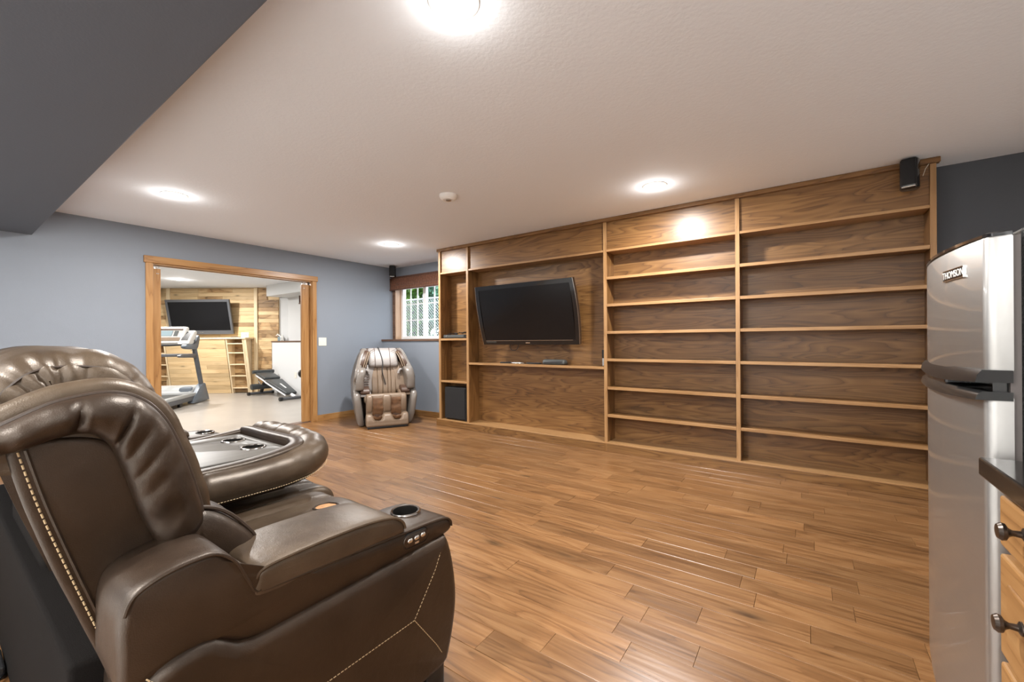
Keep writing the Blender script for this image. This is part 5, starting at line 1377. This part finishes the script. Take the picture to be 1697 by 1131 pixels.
# arched white ornament on the window ledge
t = thing('ornament', 'small white arched ornament on the gym window ledge', 'ornament', (-10.02, 4.80, 1.196), radians(15))
bm = B(); n = 14
tube(bm, [(-0.115*cos(pi*i/n)-0.03, 0, 0.012+0.125*sin(pi*i/n)) for i in range(n+1)], 0.012, 8)
obj('arch', bm, M['white'], t, local=True)
obj('print', bx(-0.13, 0.07, 0.004, 0.010, 0.0, 0.10, bev=0.003), M['lcd'], t, local=True)
bm = B(); cyl(bm, (-0.03, 0, 0.15), 0.022, 0.03, 'z', 14, bev=0.006); obj('finial', bm, M['almond'], t, local=True)
bm = B(); tube(bm, [(0.10, 0, 0.14), (0.075, 0, 0.06), (0.065, 0, 0.0)], 0.014, 8); tube(bm, [(0.105, 0, 0.14), (0.125, 0, 0.07), (0.13, 0, 0.0)], 0.014, 8); obj('side_leg', bm, M['white'], t, local=True)
# thin white pipe/cover at the left end of the pine wall
bm = B(); box(bm, gs(262)-0.02, gs(273)-0.04, -0.16, -0.06, H-0.20, H+0.012, bev=0.004)
o = obj('duct_box', bm, M['gymslate'], PW, local=True)

# ================================================================== OUTSIDE THE WINDOW
struct(obj('ground_outside', bx(-14, -1, YU+0.45, 12, 0.80, 1.02), M['soil']))
fence = thing('chain_link_fence', 'grey chain-link fence in front of the shrubs outside the window', 'fence', (-6.2, 5.75, 1.02))
bm = B(); sp = 0.06; FXA, FXB, FZ0, FZ1, FY = -8.2, -4.2, 1.04, 2.0, 5.75
for k in range(-int((FZ1-FZ0)/sp)-1, int((FXB-FXA)/sp)+1):
    for sgn in (1, -1):
        x0 = FXA+k*sp; a = (x0, FZ0); b_ = (x0+(FZ1-FZ0), FZ1)
        if sgn < 0: a, b_ = (a[0], FZ1), (b_[0], FZ0)
        # clip to x range
        (xa, za), (xb, zb) = a, b_; m_ = (zb-za)/(xb-xa)
        if xa < FXA: za += m_*(FXA-xa); xa = FXA
        if xb > FXB: zb += m_*(FXB-xb); xb = FXB
        if xb-xa > 0.02: tube(bm, [(xa, FY+0.003*sgn, za), (xb, FY+0.003*sgn, zb)], 0.004, 4, caps=False)
stuff(obj('mesh_wire', bm, M['wire'], fence))
for x in (-8.2, -6.2, -4.2): obj('post', tube(B(), [(x, FY, 1.0), (x, FY, 2.08)], 0.025, 10), M['wire'], fence)
obj('top_rail', tube(B(), [(FXA, FY, FZ1), (FXB, FY, FZ1)], 0.018, 8), M['wire'], fence)
def shrub(label, c, rx, rz, n, mm, seed):
    t = thing('shrub', label, 'shrub', c, 0, 'shrubs outside the window')
    rn = random.Random(seed); bm = B()
    for i in range(n):
        th, ph = rn.uniform(0, 2*pi), math.acos(rn.uniform(-0.95, 1)); r_ = rn.uniform(0.55, 1.0)*(1+0.25*noise.noise(Vector((th*2, ph*2, seed))))
        p = Vector((rx*r_*sin(ph)*cos(th), rx*0.75*r_*sin(ph)*sin(th), rz*(0.5+0.5*r_*cos(ph))))
        sz = rn.uniform(0.04, 0.09); R = Matrix.Rotation(rn.uniform(0, 6.3), 3, 'Z') @ Matrix.Rotation(rn.uniform(-1.0, 1.0), 3, 'X')
        q = [R @ Vector(v)*sz for v in ((0, -1, 0), (0.5, 0, 0.12), (0, 1.1, 0), (-0.5, 0, 0.12))]
        bm.faces.new([bm.verts.new(p+v) for v in q])
    stuff(obj('foliage', bm, mm, t, local=True))
    bm = B()
    for k in range(5): tube(bm, [(0, 0, 0), (rx*0.3*cos(k*1.3), rx*0.3*sin(k*1.3), rz*0.4), (rx*0.5*cos(k*1.3), rx*0.5*sin(k*1.3), rz*0.75)], 0.02, 6)
    obj('stem', bm, M['bamboo2'], t, local=True)
shrub('bright green bushy shrub seen through the left window sash', (-7.75, 6.9, 1.02), 0.8, 2.6, 6500, M['leaf'], 1)
shrub('blue green shrub seen through the right window sash', (-6.55, 6.9, 1.02), 0.62, 2.3, 5200, M['leaf2'], 2)
shrub('pale green shrub further back, left of the others outside the window', (-10.4, 9.0, 1.02), 1.2, 3.4, 6500, M['leaf'], 3)
shrub('dark green shrub further back between the two near shrubs outside the window', (-8.3, 9.2, 1.02), 1.15, 3.6, 6500, M['leaf2'], 4)
